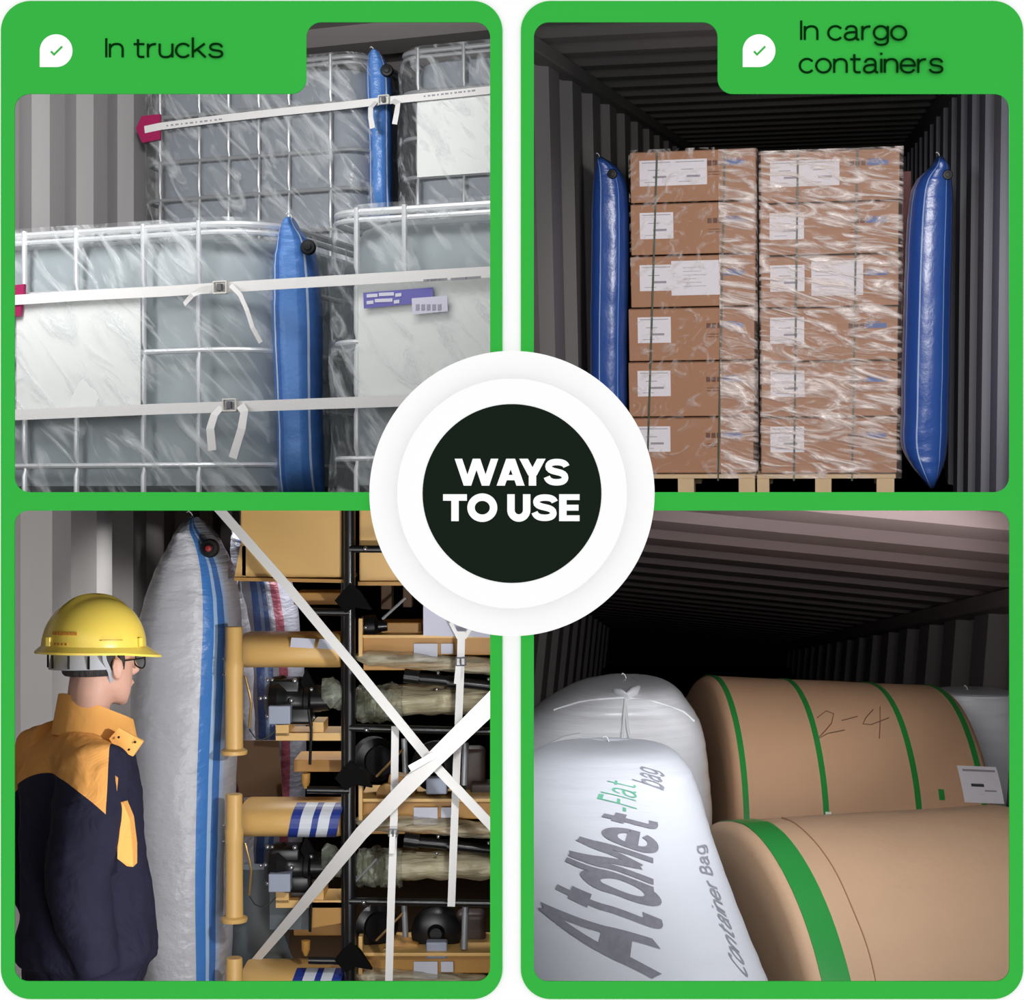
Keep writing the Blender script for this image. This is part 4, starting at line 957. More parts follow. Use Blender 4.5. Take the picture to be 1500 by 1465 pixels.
# neck, trunk, limbs
nb = at(126, 1065, YM)
g.tube([hp(-.02, 0, -.02, hc), hp(-.035, 0, -.08, hc), nb+Vector((0, 0, .0)), nb+Vector((-.01, 0, -.06))], [.062, .058, .062, .07], 20)
body = [(1075, 112, .06, .08), (1100, 112, .09, .14), (1140, 108, .11, .17), (1220, 110, .12, .16), (1320, 114, .12, .15), (1420, 118, .12, .16), (1480, 118, .12, .165), (1530, 118, .10, .15)]
bf = Vector((math.cos(math.radians(35)), math.sin(math.radians(35)), 0)); br = Vector((bf.y, -bf.x, 0))
rings = [ell(Vector((tx(px), YM+.03, tz(py))), a, w, 24, bf, br) for py, px, a, w in body]
g.loft(rings)
sh = Vector((tx(100), YM+.03, tz(1118)))
hands = []
for s in (1, -1):
    S = sh+br*(s*.165); E = S+Vector((-.03, -.02*s, -.30)); Wr = E+bf*.06+Vector((0, 0, -.25))
    g.tube([sh+br*(s*.08), S, S.lerp(E, .5), E, E.lerp(Wr, .4), Wr], [.06, .058, .05, .042, .042, .028], 14)
    pc = Wr+Vector((0, 0, -.05))+bf*.012
    g.tube([Wr, Wr+Vector((0, 0, -.03)), pc, pc+Vector((0, 0, -.045))+bf*.006], [.026, .030, .036, .034], 12)
    for q, (o_, L_) in enumerate(((.026, .072), (.010, .082), (-.008, .076), (-.025, .060))):
        b0 = pc+bf*(o_)+Vector((0, 0, -.04)); d1 = Vector((0, 0, -1))-br*(s*.15); d2 = Vector((0, 0, -1))-br*(s*.6)
        g.tube([b0, b0+d1*L_*.45, b0+d1*L_*.45+d2*L_*.3, b0+d1*L_*.45+d2*L_*.55], [.0095, .009, .0085, .007], 8)
    tb = pc+bf*.032; g.tube([pc+bf*.015, tb+Vector((0, 0, -.01)), tb+bf*.012+Vector((0, 0, -.04))-br*s*.015, tb+bf*.006+Vector((0, 0, -.065))-br*s*.025], [.014, .012, .010, .008], 8)
hip = Vector((tx(118), YM+.03, tz(1520)))
for s in (1, -1):
    a0 = hip+br*(s*.085); kn = Vector((a0.x+bf.x*.02, a0.y+bf.y*.02, FLOOR3+.50)); an = Vector((a0.x, a0.y, FLOOR3+.09))
    g.tube([a0+Vector((0, 0, .03)), a0.lerp(kn, .4), kn, kn.lerp(an, .35), an, an+Vector((0, 0, -.05))], [.09, .082, .058, .056, .038, .04], 14)
    g.tube([an+Vector((0, 0, -.055))-bf*.05, an+Vector((0, 0, -.05))+bf*.03, an+Vector((0, 0, -.062))+bf*.14, an+Vector((0, 0, -.068))+bf*.19], [.032, .038, .028, .018], 12)
bo = g.build('body', skin, person, smooth='full', clip=False)
rm = bo.modifiers.new('fuse', 'REMESH'); rm.mode = 'VOXEL'; rm.voxel_size = .0055; rm.use_smooth_shade = True
sm = bo.modifiers.new('soft', 'SMOOTH'); sm.iterations = 4; sm.factor = .5
# trousers and boots (below the window sill, still standing on the floor)
g = MB(); pts = Vector((0, 0, 0))
g.loft([ell(Vector((tx(118), YM+.03, tz(py))), a, w, 24, bf, br) for py, a, w in ((1395, .135, .175), (1470, .14, .18), (1530, .13, .18), (1560, .11, .165))])
for s in (1, -1):
    a0 = hip+br*(s*.088); kn = Vector((a0.x+bf.x*.02, a0.y+bf.y*.02, FLOOR3+.50)); an = Vector((a0.x, a0.y, FLOOR3+.10))
    g.tube([a0+Vector((0, 0, .03)), a0.lerp(kn, .4), kn, kn.lerp(an, .5), an], [.105, .098, .08, .075, .07], 16)
tr_m = mat('navy_trousers', (38, 38, 62), .8)
o = g.build('trousers', tr_m, person, smooth='full', clip=False); r_ = o.modifiers.new('fuse', 'REMESH'); r_.mode = 'VOXEL'; r_.voxel_size = .01; r_.use_smooth_shade = True
for s in (1, -1):
    a0 = hip+br*(s*.088); an = Vector((a0.x, a0.y, FLOOR3))
    rg = []
    for f_, w, h in ((-.09, .03, .05), (-.08, .042, .10), (-.03, .048, .12), (.03, .046, .10), (.09, .047, .07), (.17, .046, .055), (.215, .034, .045), (.225, .015, .03)):
        rg.append([an+bf*f_+br*(math.cos(a)*w)+Vector((0, 0, h/2+.002+math.sin(a)*h/2)) for a in [2*math.pi*q/16 for q in range(16)]])
    MB().loft(rg).build('boot', mat('black_boot', (30, 28, 28), .5), person, smooth=True, clip=False)
# jacket
def mat_jacket():
    m = bpy.data.materials.new('navy_orange_jacket'); m.use_nodes = True; N = m.node_tree.nodes; L = m.node_tree.links; p = N['Principled BSDF']; p.inputs['Roughness'].default_value = .85
    p.inputs['Specular IOR Level'].default_value = .2
    tc = N.new('ShaderNodeTexCoord'); sp = N.new('ShaderNodeSeparateXYZ'); L.new(tc.outputs['Object'], sp.inputs[0])
    # the dropped yoke seam: z above a shallow arch over the shoulder
    o = Vector(person['_o']); xc = tx(92)-o.x; z0 = tz(1122)-o.z
    s1_ = N.new('ShaderNodeMath'); s1_.operation = 'SUBTRACT'; L.new(sp.outputs[0], s1_.inputs[0]); s1_.inputs[1].default_value = xc
    s2_ = N.new('ShaderNodeMath'); s2_.operation = 'MULTIPLY'; L.new(s1_.outputs[0], s2_.inputs[0]); L.new(s1_.outputs[0], s2_.inputs[1])
    s3_ = N.new('ShaderNodeMath'); s3_.operation = 'MULTIPLY_ADD'; L.new(s2_.outputs[0], s3_.inputs[0]); s3_.inputs[1].default_value = 3.4; L.new(sp.outputs[2], s3_.inputs[2])
    s4_ = N.new('ShaderNodeMath'); s4_.operation = 'GREATER_THAN'; L.new(s3_.outputs[0], s4_.inputs[0]); s4_.inputs[1].default_value = z0
    s5_ = N.new('ShaderNodeMath'); s5_.operation = 'LESS_THAN'; L.new(sp.outputs[0], s5_.inputs[0]); s5_.inputs[1].default_value = tx(181)-o.x
    s6_ = N.new('ShaderNodeMath'); s6_.operation = 'MULTIPLY'; L.new(s4_.outputs[0], s6_.inputs[0]); L.new(s5_.outputs[0], s6_.inputs[1])
    mx = N.new('ShaderNodeMix'); mx.data_type = 'RGBA'; mx.inputs[6].default_value = lin((31, 30, 48)); mx.inputs[7].default_value = lin((214, 152, 82)); L.new(s6_.outputs[0], mx.inputs[0])
    L.new(mx.outputs[2], p.inputs['Base Color'])
    n = N.new('ShaderNodeTexNoise'); n.inputs['Scale'].default_value = 9; n.inputs['Detail'].default_value = 3; n.inputs['Distortion'].default_value = 1; L.new(tc.outputs['Object'], n.inputs['Vector'])
    b = N.new('ShaderNodeBump'); b.inputs['Strength'].default_value = .5; b.inputs['Distance'].default_value = .03; L.new(n.outputs[0], b.inputs['Height']); L.new(b.outputs[0], p.inputs['Normal'])
    return m
g = MB()
jb = [(1062, 128, .075, .085), (1078, 122, .10, .12), (1100, 116, .14, .15), (1135, 112, .16, .165), (1200, 117, .172, .145), (1270, 121, .178, .15), (1340, 124, .187, .165), (1385, 123, .198, .195), (1402, 123, .195, .195), (1414, 121, .165, .185), (1440, 118, .155, .185)]
g.loft([ell(Vector((tx(px), YM+.03, tz(py))), a, w, 32, bf, br) for py, px, a, w in jb])
for s in (1, -1):
    S = sh+br*(s*.18); E = S+Vector((-.05, -.03*s, -.31))+br*(s*.02); Wr = E+bf*.06+Vector((0, 0, -.23))
    g.tube([sh+br*(s*.06)+Vector((0, 0, .02)), S+Vector((0, 0, .0)), S.lerp(E, .3), S.lerp(E, .65), E, E.lerp(Wr, .5), Wr], [.095, .098, .098, .094, .086, .078, .062], 20)
def jfold(bm):
    for v in bm.verts:
        pass
jk = g.build('jacket', mat_jacket(), person, smooth='full', clip=False)
r_ = jk.modifiers.new('fuse', 'REMESH'); r_.mode = 'VOXEL'; r_.voxel_size = .008; r_.use_smooth_shade = True
s_ = jk.modifiers.new('soft', 'SMOOTH'); s_.iterations = 5
tex = bpy.data.textures.new('folds', 'CLOUDS'); tex.noise_scale = .11; tex.noise_depth = 2
d_ = jk.modifiers.new('folds', 'DISPLACE'); d_.texture = tex; d_.strength = .022; d_.mid_level = .5
# collar: stand-up band open at the throat
orange = mat('orange_cloth', (224, 162, 88), .85, bump=.3, bscale=25, spec=.2)
cc = Vector((tx(128), YM+.01, 0)); rg = []
N_ = 30
for i in range(N_+1):
    a = math.radians(-150+300*i/N_)+math.pi           # centred on the back of the neck
    d = fwd*math.cos(a)+rgt*math.sin(a); back = (1-math.cos(a-math.pi)*1)/2
    zb_ = tz(1072)-.05*back; zt_ = tz(1013)-.092*back
    ro = .088+.024*back; ri = .074+.03*back
    c = cc+fwd*(.02*back)
    rg.append([c+d*(ro+.012)+Vector((0, 0, zb_)), c+d*(ri+.006)+Vector((0, 0, zt_)), c+d*ri+Vector((0, 0, zt_)), c+d*ro+Vector((0, 0, zb_-.004))])
col = MB().loft(rg).build('collar', orange, person, smooth=True, clip=False)
Y_ = YM-.10
pts = [at(160, 1082, Y_), at(174, 1066, Y_+.01), at(209, 1086, Y_+.06), at(194, 1108, Y_+.05), at(168, 1096, Y_+.01)]
MB().loft([pts, [p+Vector((.002, .01, .0)) for p in pts]]).build('collar_tab', orange, person, clip=False)
for px, py in ((174, 1080), (164, 1091), (198, 1087), (189, 1098)):
    MB().lathe(at(px, py, Y_+(.0 if px < 180 else .04)), [(.0035, 0), (.003, -.004), (.001, -.005)], (0, 1, 0), 10).build('snap_button', rubber, col, smooth=True, clip=False)
# orange trims on the chest
Yc = YM-.165
pts = [at(158, 1122, Yc), at(172, 1140, Yc), at(171, 1166, Yc), at(157, 1163, Yc)]
tt_ = MB().loft([pts, [p+Vector((0, .06, 0)) for p in pts]]).build('chest_trim', orange, person, clip=False)
pts = [at(157, 1163, Yc-.002), at(171, 1166, Yc-.002), at(171, 1169, Yc-.002), at(157, 1167, Yc-.002)]
MB().loft([pts, [p+Vector((0, .004, 0)) for p in pts]]).build('piping', mat('silver_piping', (200, 200, 205), .5), tt_, clip=False)
pts = [at(171, 1173, Yc+.01), at(180, 1176, Yc+.01), at(190, 1200, Yc+.02), at(195, 1240, Yc+.02), at(195, 1270, Yc+.02), at(186, 1269, Yc+.01), at(172, 1258, Yc+.005)]
MB().loft([pts, [p+Vector((0, .05, 0)) for p in pts]]).build('pocket_trim', orange, person, clip=False)
# hair at the nape and temple
hair = mat('black_hair', (32, 27, 28), .7, bump=.6, bscale=90, stretch=(1, 1, .2))
g = MB(); rg = []
for u, cf, lf, wr_ in ((.06, -.012, .100, .082), (.02, -.012, .104, .084), (-.01, -.014, .103, .083), (-.020, -.015, .097, .080), (-.030, -.018, .092, .076), (-.036, -.020, .084, .070)):
    c = hp(cf, 0, u, hc); rg.append([c+fwd*(math.cos(a)*lf)+rgt*(math.sin(a)*wr_) for a in [math.radians(88+184*q/24) for q in range(25)]]+[c+fwd*(math.cos(a)*(lf-.02))+rgt*(math.sin(a)*(wr_-.02)) for a in [math.radians(272-184*q/24) for q in range(25)]])
g.loft(rg).build('hair', hair, person, smooth=True, clip=False)
for s in (1, -1):
    MB().tube([hp(.01, s*.079, .03, hc), hp(.014, s*.08, .0, hc), hp(.018, s*.079, -.02, hc)], [.012, .010, .005], 8).build('sideburn', hair, person, smooth=True, clip=False)
# helmet
hel = mat('yellow_helmet', (242, 212, 92), .3, spec=.5, coat=.3)
ht = thing('safety_helmet', 'glossy yellow safety helmet worn by the person', 'helmet', at(140, 960, YM))
hcx = at(138, 950, YM); up = (Vector((0, 0, 1))+fwd*.05-rgt*.02).normalized(); hf = (fwd-up*fwd.dot(up)).normalized(); hr = hf.cross(up).normalized()
def HPt(f, r, u): return hcx+(hf*f+hr*r+up*u)*.955
rg = []
nn = 56
for i in range(19):
    th = math.pi/2*i/18; u = math.sin(th)*.150; k = math.cos(th)**.85 if i < 18 else .02
    ring = []
    for q in range(nn):
        a = 2*math.pi*q/nn; f, r = math.cos(a), math.sin(a)
        rad = 1.0
        ridge = max(0, 1-abs(r*k)*5.0)*.010*(math.sin(th))**.6
        ring.append(HPt(f*.158*k, r*.128*k, u+ridge))
    rg.append(ring)
rg = [[HPt(math.cos(2*math.pi*q/nn)*.152, math.sin(2*math.pi*q/nn)*.122, -.004) for q in range(nn)]]+rg
MB().loft(rg).build('shell', hel, ht, smooth=True, clip=False)
rg = []
for q in range(nn):
    a = 2*math.pi*q/nn; c_ = math.cos(a); ext = .014+.040*max(0, c_)**2+.004*max(0, -c_); dr = -.012-.012*max(0, c_)
    f, r = math.cos(a), math.sin(a)
    rg.append([HPt(f*.153, r*.123, .012), HPt(f*(.158+ext), r*(.128+ext), .004+dr), HPt(f*(.157+ext), r*(.127+ext), -.002+dr), HPt(f*.150, r*.120, .002)])
MB().loft(rg, closed=True).build('brim', hel, ht, smooth=True, clip=False)
for a_ in (62, 176, -62):
    a = math.radians(a_); f, r = math.cos(a), math.sin(a)
    MB().box(HPt(f*.160, r*.130, .022), (.014, .012, .026), Matrix.Rotation(a, 3, 'Z'), .003).build('slot_lug', hel, ht, clip=False)
g = MB(); a0 = math.radians(80)
for k in range(2):
    pts = [HPt(math.cos(a)*.1605, math.sin(a)*.1305, .008+.020*k) for a in [math.radians(88+q*3) for q in range(9)]]
    if k: g.tube(pts, .0018, 6)
g.build('shell_rib', mat('helmet_shade', (214, 176, 52), .4), ht, smooth=True, clip=False)
g = MB()
for k in range(8):
    a = math.radians(140+k*4.2); n_ = hf*math.cos(a)+hr*math.sin(a); c = HPt(math.cos(a)*.153, math.sin(a)*.124, .046)
    g.box(c, (.007, .004, .009), Matrix((hf*-math.sin(a)+hr*math.cos(a), n_, up)).transposed())
for k in range(4):
    a = math.radians(150+k*5); n_ = hf*math.cos(a)+hr*math.sin(a); c = HPt(math.cos(a)*.157, math.sin(a)*.1275, .016)
    g.box(c, (.005, .005, .006), Matrix((hf*-math.sin(a)+hr*math.cos(a), n_, up)).transposed())
g.build('faded_print', mat('ochre_print', (196, 132, 48), .6), ht, clip=False)
strapg = mat('grey_harness', (158, 160, 166), .5)
rg = []
for q in range(25):
    a = math.radians(96+q*6.9); f, r = math.cos(a), math.sin(a); w = .013+.006*math.cos((a-math.pi)*2)
    rg.append([HPt(f*.118-.01, r*.098, -.016), HPt(f*.122-.012, r*.101, -.054-w*.3), HPt(f*.116-.012, r*.095, -.054-w*.3), HPt(f*.112-.01, r*.092, -.016)])
MB().loft(rg).build('nape_band', strapg, ht, smooth=True, clip=False)
for a_ in (122, 150, 182, 212):
    a = math.radians(a_); MB().box(HPt(math.cos(a)*.125-.011, math.sin(a)*.104, -.036), (.006, .004, .036), Matrix.Rotation(a+HF, 3, 'Z'), .001).build('band_clip', rubber, ht, clip=False)
for s in (1, -1):
    MB().ribbon([HPt(-.045, s*.112, -.004), HPt(-.035, s*.104, -.03), HPt(-.012, s*.097, -.062), HPt(.008, s*.080, -.092), HPt(.05, s*.05, -.125)], hf, .012, .002).build('chin_strap', strapg, ht, smooth=True, clip=False)
# glasses
gl = thing('spectacles', 'black-framed spectacles worn by the person', 'glasses', hp(.1, 0, 0, hc))
g = MB()
for s in (1, -1):
    c = hp(.112, s*.034, -.006, hc)
    g.tube([c+rgt*(math.cos(a)*.026)+Vector((0, 0, math.sin(a)*.020))-fwd*(.006*abs(math.cos(a))) for a in [2*math.pi*q/20 for q in range(20)]], .0022, 8, closed=True)
g.tube([hp(.113, -.009, 0, hc), hp(.113, .009, 0, hc)], .002, 8); g.build('frame', rubber, gl, smooth=True, clip=False)
for s in (1, -1):
    MB().tube([hp(.106, s*.06, .006, hc), hp(.08, s*.080, .006, hc), hp(.01, s*.086, .004, hc), hp(-.01, s*.088, -.012, hc)], .0022, 8).build('temple_arm', rubber, gl, smooth=True, clip=False)

# ================= BOTTOM RIGHT: paper rolls and bags =================
CLIP[:] = [(Vector((.014, 0, 0)), Vector((1, 0, 0))), (Vector((0, 0, H-.011)), Vector((0, 0, -1))), (Vector((0, YW+.04, 0)), Vector((0, 1, 0)))]
F4 = Frame(985, 985, 5.5)
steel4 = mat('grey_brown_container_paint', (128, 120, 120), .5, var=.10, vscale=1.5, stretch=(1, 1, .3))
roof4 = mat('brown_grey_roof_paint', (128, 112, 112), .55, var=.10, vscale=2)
steel4l = mat('lightened_grey_brown_container_paint', (190, 182, 180), .5, var=.10, vscale=1.5, stretch=(1, 1, .3))  # same container paint, lightened on the left wall in place of light
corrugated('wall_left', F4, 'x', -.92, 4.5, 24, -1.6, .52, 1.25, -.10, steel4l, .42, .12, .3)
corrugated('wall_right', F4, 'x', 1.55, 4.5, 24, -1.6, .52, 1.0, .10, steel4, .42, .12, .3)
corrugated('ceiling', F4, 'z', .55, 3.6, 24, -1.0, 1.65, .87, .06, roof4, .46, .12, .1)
struct(MB(F4).span((-1.1, 24, -1.7), (1.7, 24.1, .65)).build('wall_back', gloom))
struct(MB(F4).span((1.48, 4.0, .46), (1.62, 24, .545), .01).build('trim_3', roof4))
lash4 = mat('dark_scratch', (30, 26, 26), .8)
# kraft rolls
kraft4 = mat('kraft_wrap', (196, 156, 124), .62, var=.05, vscale=5, bump=.12, bscale=6)
kraft5 = mat('kraft_wrap_light', (186, 154, 126), .65, var=.05, vscale=9, bump=.10, bscale=40)
gband = mat('green_strapping', (40, 138, 62), .3, spec=.6, var=.1, vscale=3)
def roll(label, C0, yaw, tilt, L, r, m, name='paper_roll', seed=0, group='kraft-wrapped paper rolls'):
    a = Vector((math.cos(yaw)*math.cos(tilt), math.sin(yaw)*math.cos(tilt), math.sin(tilt))); n = Vector((math.sin(yaw), -math.cos(yaw), 0)); w = n.cross(a)*-1
    if w.z < 0: w = -w
    def P(s, th, off=0):
        k = noise.noise(Vector((s*3+seed, th*2, seed)))*.004
        return C0+a*s+(w*math.cos(th)+n*math.sin(th))*(r+k+off)
    t = thing(name, label, 'paper roll', C0+a*(L/2)-w*r, group)
    rg = []
    prof_ = [(0.0, -r*.55), (.0, -r*.2), (.003, -.035), (.016, -.012), (.035, 0)]
    xs = prof_+[(.035+(L-.07)*i/40, 0) for i in range(1, 41)]+[(L-.016, -.012), (L, -.04), (L, -r*.5)]
    for s, off in xs: rg.append([P(s, 2*math.pi*q/96, off) for q in range(96)])
    MB().loft(rg).build('kraft_wrap', m, t, smooth=True)
    return t, P, a
def band(P, s0, wd, t, m=gband, name='strapping_band', ends=None, skew=0):
    rg = []
    for q in range(97):
        th = 2*math.pi*q/96; rg.append([P(s0-wd/2+skew*math.sin(th), th, .0015), P(s0+wd/2+skew*math.sin(th), th, .0015), P(s0+wd/2+skew*math.sin(th), th, .004), P(s0-wd/2+skew*math.sin(th), th, .004)])
    MB().loft(rg, closed=False, cap=False).build(name, m, t, smooth=True)
R1 = .75; c1 = at(1018, 990, 7.55)-Vector((0, 0, R1))
t1, P1, a1 = roll('kraft-wrapped paper roll farther back with four green bands and a pencilled number', c1, math.radians(6), math.radians(-3.2), 1.10, R1, kraft4, seed=2)
for s0 in (.045, .375, .765, 1.045): band(P1, s0, .024, t1)
wl = mat('white_clip', (225, 235, 225), .4)
# label on roll, following the paper
def patch(P, s0, s1, th0, th1, off, m, name, t, n=8, sk=0):
    vs = []
    for i in range(n+1):
        th = th0+(th1-th0)*i/n
        for s in (s0, s1): vs.append(P(s+sk*i/n, th, off))
    b = MB(); b.add(vs, [(2*i, 2*i+1, 2*i+3, 2*i+2) for i in range(n)]); return b.build(name, m, t)
def on_roll(P, px, py):
    """(s, th) of the roll surface point seen at a pixel: coarse search then refine"""
    best = None; s_lo, s_hi, t_lo, t_hi = -.1, 1.9, -.2, 1.6
    for it in range(5):
        bb = None
        for i in range(25):
            for j in range(25):
                s = s_lo+(s_hi-s_lo)*i/24; th = t_lo+(t_hi-t_lo)*j/24; p = P(s, th)
                x = CX+FPX*p.x/p.y; y = CY-FPX*(p.z-H)/p.y; e = (x-px)**2+(y-py)**2
                if bb is None or e < bb[0]: bb = (e, s, th)
        ds = (s_hi-s_lo)/10; dt = (t_hi-t_lo)/10; s_lo, s_hi, t_lo, t_hi = bb[1]-ds, bb[1]+ds, bb[2]-dt, bb[2]+dt
    return bb[1], bb[2]
s0, th0 = on_roll(P1, 1401, 1122); s1_, th1 = on_roll(P1, 1415, 1176); s2_, _ = on_roll(P1, 1457, 1118)
lb_ = patch(P1, s0, s2_, th0, th1, .004, paper, 'shipping_label', t1, sk=(s1_-s0)*.5)
patch(P1, s0+.02, s2_-.01, th0+(th1-th0)*.10, th0+(th1-th0)*.16, .0055, greyink, 'label_heading', lb_, 2)
patch(P1, s0+.045, s0+.10, th0+(th1-th0)*.50, th0+(th1-th0)*.58, .0055, mat('black_label_ink', (60, 58, 62), .7), 'label_barcode', lb_, 2)
patch(P1, s0+.10, s0+.15, th0+(th1-th0)*.66, th0+(th1-th0)*.70, .0055, greyink, 'label_line', lb_, 2)
for px, py in ((1213, 1193), (1378, 1160)):
    s_, th_ = on_roll(P1, px, py); patch(P1, s_-.012, s_+.012, th_-.012, th_+.05, .006, wl if px < 1300 else gband, 'band_clip', t1, 3)
pencil = mat('pencil_mark', (118, 88, 66), .8)
def scrawl(pxs):
    pts = [P1(*on_roll(P1, *q), .002) for q in pxs]; MB().tube(pts, .0022, 6).build('pencilled_mark', pencil, t1, smooth=True)
scrawl([(1197, 1052), (1210, 1042), (1221, 1046), (1218, 1060), (1206, 1074), (1196, 1084), (1212, 1075), (1237, 1070)])
scrawl([(1233, 1056), (1256, 1050)])
scrawl([(1279, 1040), (1268, 1052), (1264, 1061), (1276, 1062), (1302, 1052)])
scrawl([(1289, 1036), (1289, 1060), (1288, 1082)])
# nearer roll
R2 = .78; c2 = at(1075, 1209, 5.75)-Vector((0, 0, R2))
t2, P2, a2 = roll('large kraft-wrapped paper roll in the foreground with one broad green band', c2, math.radians(13), math.radians(1.0), 1.08, R2, kraft5, seed=6)
band(P2, .09, .092, t2)
crease = mat('paper_edge', (150, 112, 88), .8)
rg = []
for q in range(40):
    th = -.1+1.5*q/39; s_ = .215+.012*noise.noise(Vector((th*3, 1, 2))); rg.append([P2(s_-.0015, th, -.002), P2(s_+.0015, th, -.002), P2(s_+.0012, th, .004), P2(s_-.0012, th, .004)])
MB().loft(rg).build('overlap_edge', crease, t2)
# white bags
pearl = mat_stripe('pearl_woven', [(0, (228, 230, 236)), (.5, (228, 230, 236))], .22, .15, coat=.2)
pearl2 = mat_stripe('matt_woven', [(0, (200, 204, 214)), (.5, (200, 204, 214))], .5, .12)
rows = [(993, 905, 930), (996, 880, 965), (1004, 845, 985), (1020, 812, 1002), (1045, 775, 1018), (1080, 752, 1030), (1130, 748, 1037), (1200, 750, 1040), (1300, 755, 1040), (1400, 770, 1030)]
tb_, PB = airbag('glossy white airbag tied at the top, behind the lettered bag', WF, rows, lambda t: 7.0-.5*t, .36, pearl, None, 'white airbags around the paper rolls', seed=21, wr=.007, endw=.28, sq=.85, fold=.02)
rows = [(1010, 1395, 1440), (1013, 1372, 1484), (1024, 1362, 1486), (1070, 1360, 1486), (1150, 1360, 1486), (1300, 1370, 1486), (1450, 1390, 1480)]
airbag('white airbag showing behind the right end of the farther paper roll', WF, rows, 7.9, .2, pearl, None, 'white airbags around the paper rolls', seed=25, wr=.006, endw=.2)
rowsN = [(1086, 880, 905), (1089, 835, 950), (1098, 790, 985), (1125, 745, 1010), (1170, 715, 1027), (1230, 705, 1045), (1300, 700, 1070), (1380, 700, 1102), (1460, 700, 1134), (1560, 715, 1170), (1680, 760, 1150)]
lyN = lambda t: 5.7-.95*min(1, t*1.0)
tn_, PN = airbag('matt white airbag with large grey lettering in the foreground', WF, rowsN, lyN, .20, pearl2, None, 'white airbags around the paper rolls', seed=31, wr=.006, endw=.25, sq=.85)
def on_bag(P, px, py, rows):
    t_lo, t_hi, a_lo, a_hi = .02, .98, .02, math.pi-.02
    for it in range(5):
        bb = None
        for i in range(21):
            for j in range(21):
                t = t_lo+(t_hi-t_lo)*i/20; a = a_lo+(a_hi-a_lo)*j/20; p = WF.w(P(a, t)); x = CX+FPX*p.x/p.y; y = CY-FPX*(p.z-H)/p.y; e = (x-px)**2+(y-py)**2
                if bb is None or e < bb[0]: bb = (e, t, a)
        dt = (t_hi-t_lo)/8; da = (a_hi-a_lo)/8; t_lo, t_hi, a_lo, a_hi = bb[1]-dt, bb[1]+dt, bb[2]-da, bb[2]+da
    return bb[1], bb[2]

GL.update({'A': [[(0, 0), (.40, 1)], [(.86, 0), (.46, 1)], [(.18, .32), (.68, .32)]], 'M': [[(0, 0), (0, 1)], [(.04, .98), (.42, .2)], [(.80, .98), (.42, .2)], [(.84, 1), (.84, 0)]],
 'd': [arc(.32, .34, .30, .33, 0, 360, 30), [(.62, 1), (.62, 0)]], 'l': [[(0, 0), (0, 1)]], 'F': [[(0, 0), (0, 1)], [(0, .96), (.52, .96)], [(0, .52), (.45, .52)]], '-': [[(0, .36), (.34, .36)]],
 'B': [[(0, 0), (0, 1)], pth((0, .97), (.3, .97), ((.62, .97), (.62, .54), (.3, .54)), (0, .54)), pth((.3, .54), ((.70, .54), (.70, .03), (.3, .03)), (0, .03))], 'C': [arc(.42, .5, .42, .48, 45, 315)],
 'b': [arc(.32, .34, .30, .33, 0, 360, 30), [(0, 1), (0, 0)]]})
GW.update({'A': .86, 'M': .84, 'd': .62, 'l': 0, 'F': .5, '-': .34, 'B': .6, 'C': .75, 'b': .62})
cd = mat('silver_cord', (225, 227, 230), .35)
def on_bag_pts(P, pxs, off):
    return [WF.w(P(on_bag(P, *q, None)[1], on_bag(P, *q, None)[0], off)) for q in pxs]
MB().tube(on_bag_pts(PB, [(916, 1024), (914, 1045), (912, 1068), (910, 1092)], .006), .006, 8).build('neck_cord', cd, tb_, smooth=True)
MB().tube(on_bag_pts(PB, [(916, 1024), (917, 1045), (919, 1068), (924, 1090)], .006), .006, 8).build('neck_cord', cd, tb_, smooth=True)
MB().tube(on_bag_pts(PB, [(812, 1040), (850, 1028), (880, 1024), (916, 1022), (960, 1028), (1000, 1042), (1016, 1056)], .002), .005, 8).build('seam_ridge', pearl, tb_, smooth=True)
MB().tube(on_bag_pts(PB, [(786, 1110), (806, 1090), (828, 1080), (850, 1076)], .0), .007, 8).build('seam_ridge', pearl, tb_, smooth=True)
gp = on_bag_pts(PB, [(902, 1012), (910, 1017), (918, 1021), (926, 1015), (934, 1007)], .008)
MB().tube(gp, [.012, .022, .018, .022, .010], 12).build('gathered_neck', pearl, tb_, smooth=True)
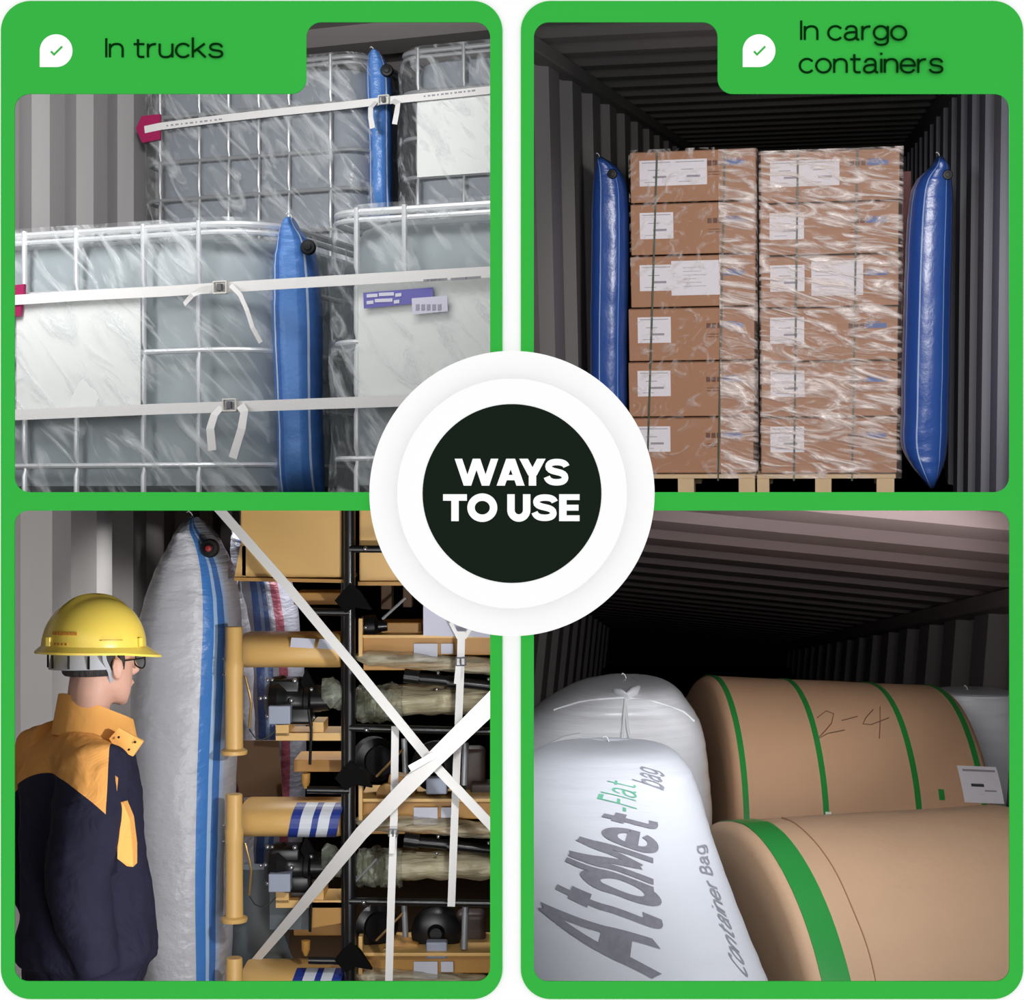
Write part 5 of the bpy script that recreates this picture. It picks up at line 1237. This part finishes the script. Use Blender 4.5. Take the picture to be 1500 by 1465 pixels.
def wrap_text(txt, quad, m, parent, P, name, w=.12, off=.003, gap=.26, xs=None):
    """print: lettering laid over the inflated cloth; quad = base start, base end, top end, top start"""
    ik = Ink(); x = 0
    for c in txt:
        for st in GL.get(c, []): ik.stroke([(x+a, b_) for a, b_ in st], w)
        x += GW[c]+gap
    bm = bmesh.new()
    for q in ik.polys:
        try: bm.faces.new([bm.verts.new((a, b_, 0)) for a, b_ in q])
        except ValueError: pass
    bmesh.ops.triangulate(bm, faces=bm.faces[:])
    for _ in range(4):
        bmesh.ops.subdivide_edges(bm, edges=[e for e in bm.edges if e.calc_length() > .12], cuts=1); bmesh.ops.triangulate(bm, faces=bm.faces[:])
    x = [v.co.x for v in bm.verts]; x0, x1 = min(x), max(x)
    Q = [on_bag(P, *q, None) for q in quad]
    for k_, v in enumerate(bm.verts):
        f = (v.co.x-x0)/(x1-x0); h = v.co.y; f = f**xs if xs else f
        lo = [Q[0][k]*(1-f)+Q[1][k]*f for k in (0, 1)]; hi = [Q[3][k]*(1-f)+Q[2][k]*f for k in (0, 1)]
        t = lo[0]*(1-h)+hi[0]*h; a = lo[1]*(1-h)+hi[1]*h
        v.co = WF.w(P(a, t, off))
    b = MB(); b.bm.free(); b.bm = bm; return b.build(name, m, parent)
def mat_print(nm, c):
    m = mat(nm, c, .7, var=.22, vscale=60)
    return m
gprint = mat_print('worn_grey_print', (122, 122, 134)); gnprint = mat_print('pale_green_print', (96, 172, 142)); gy2 = mat_print('pale_grey_print', (132, 134, 144))
wrap_text('AtdMet', [(962, 1436), (958, 1203), (884, 1186), (786, 1352)], gprint, tn_, PN, 'lettering', .21, gap=.30, xs=.88)
wrap_text('-Flat', [(934, 1194), (930, 1150), (888, 1140), (872, 1178)], gnprint, tn_, PN, 'lettering', .09)
wrap_text('bag', [(972, 1158), (960, 1128), (930, 1120), (925, 1142)], gy2, tn_, PN, 'lettering', .14)
wrap_text('Container Bag', [(1096, 1436), (1030, 1237), (1015, 1240), (1071, 1408)], gy2, tn_, PN, 'lettering', .16)

for o in bpy.data.objects:
    if '_o' in o: del o['_o']
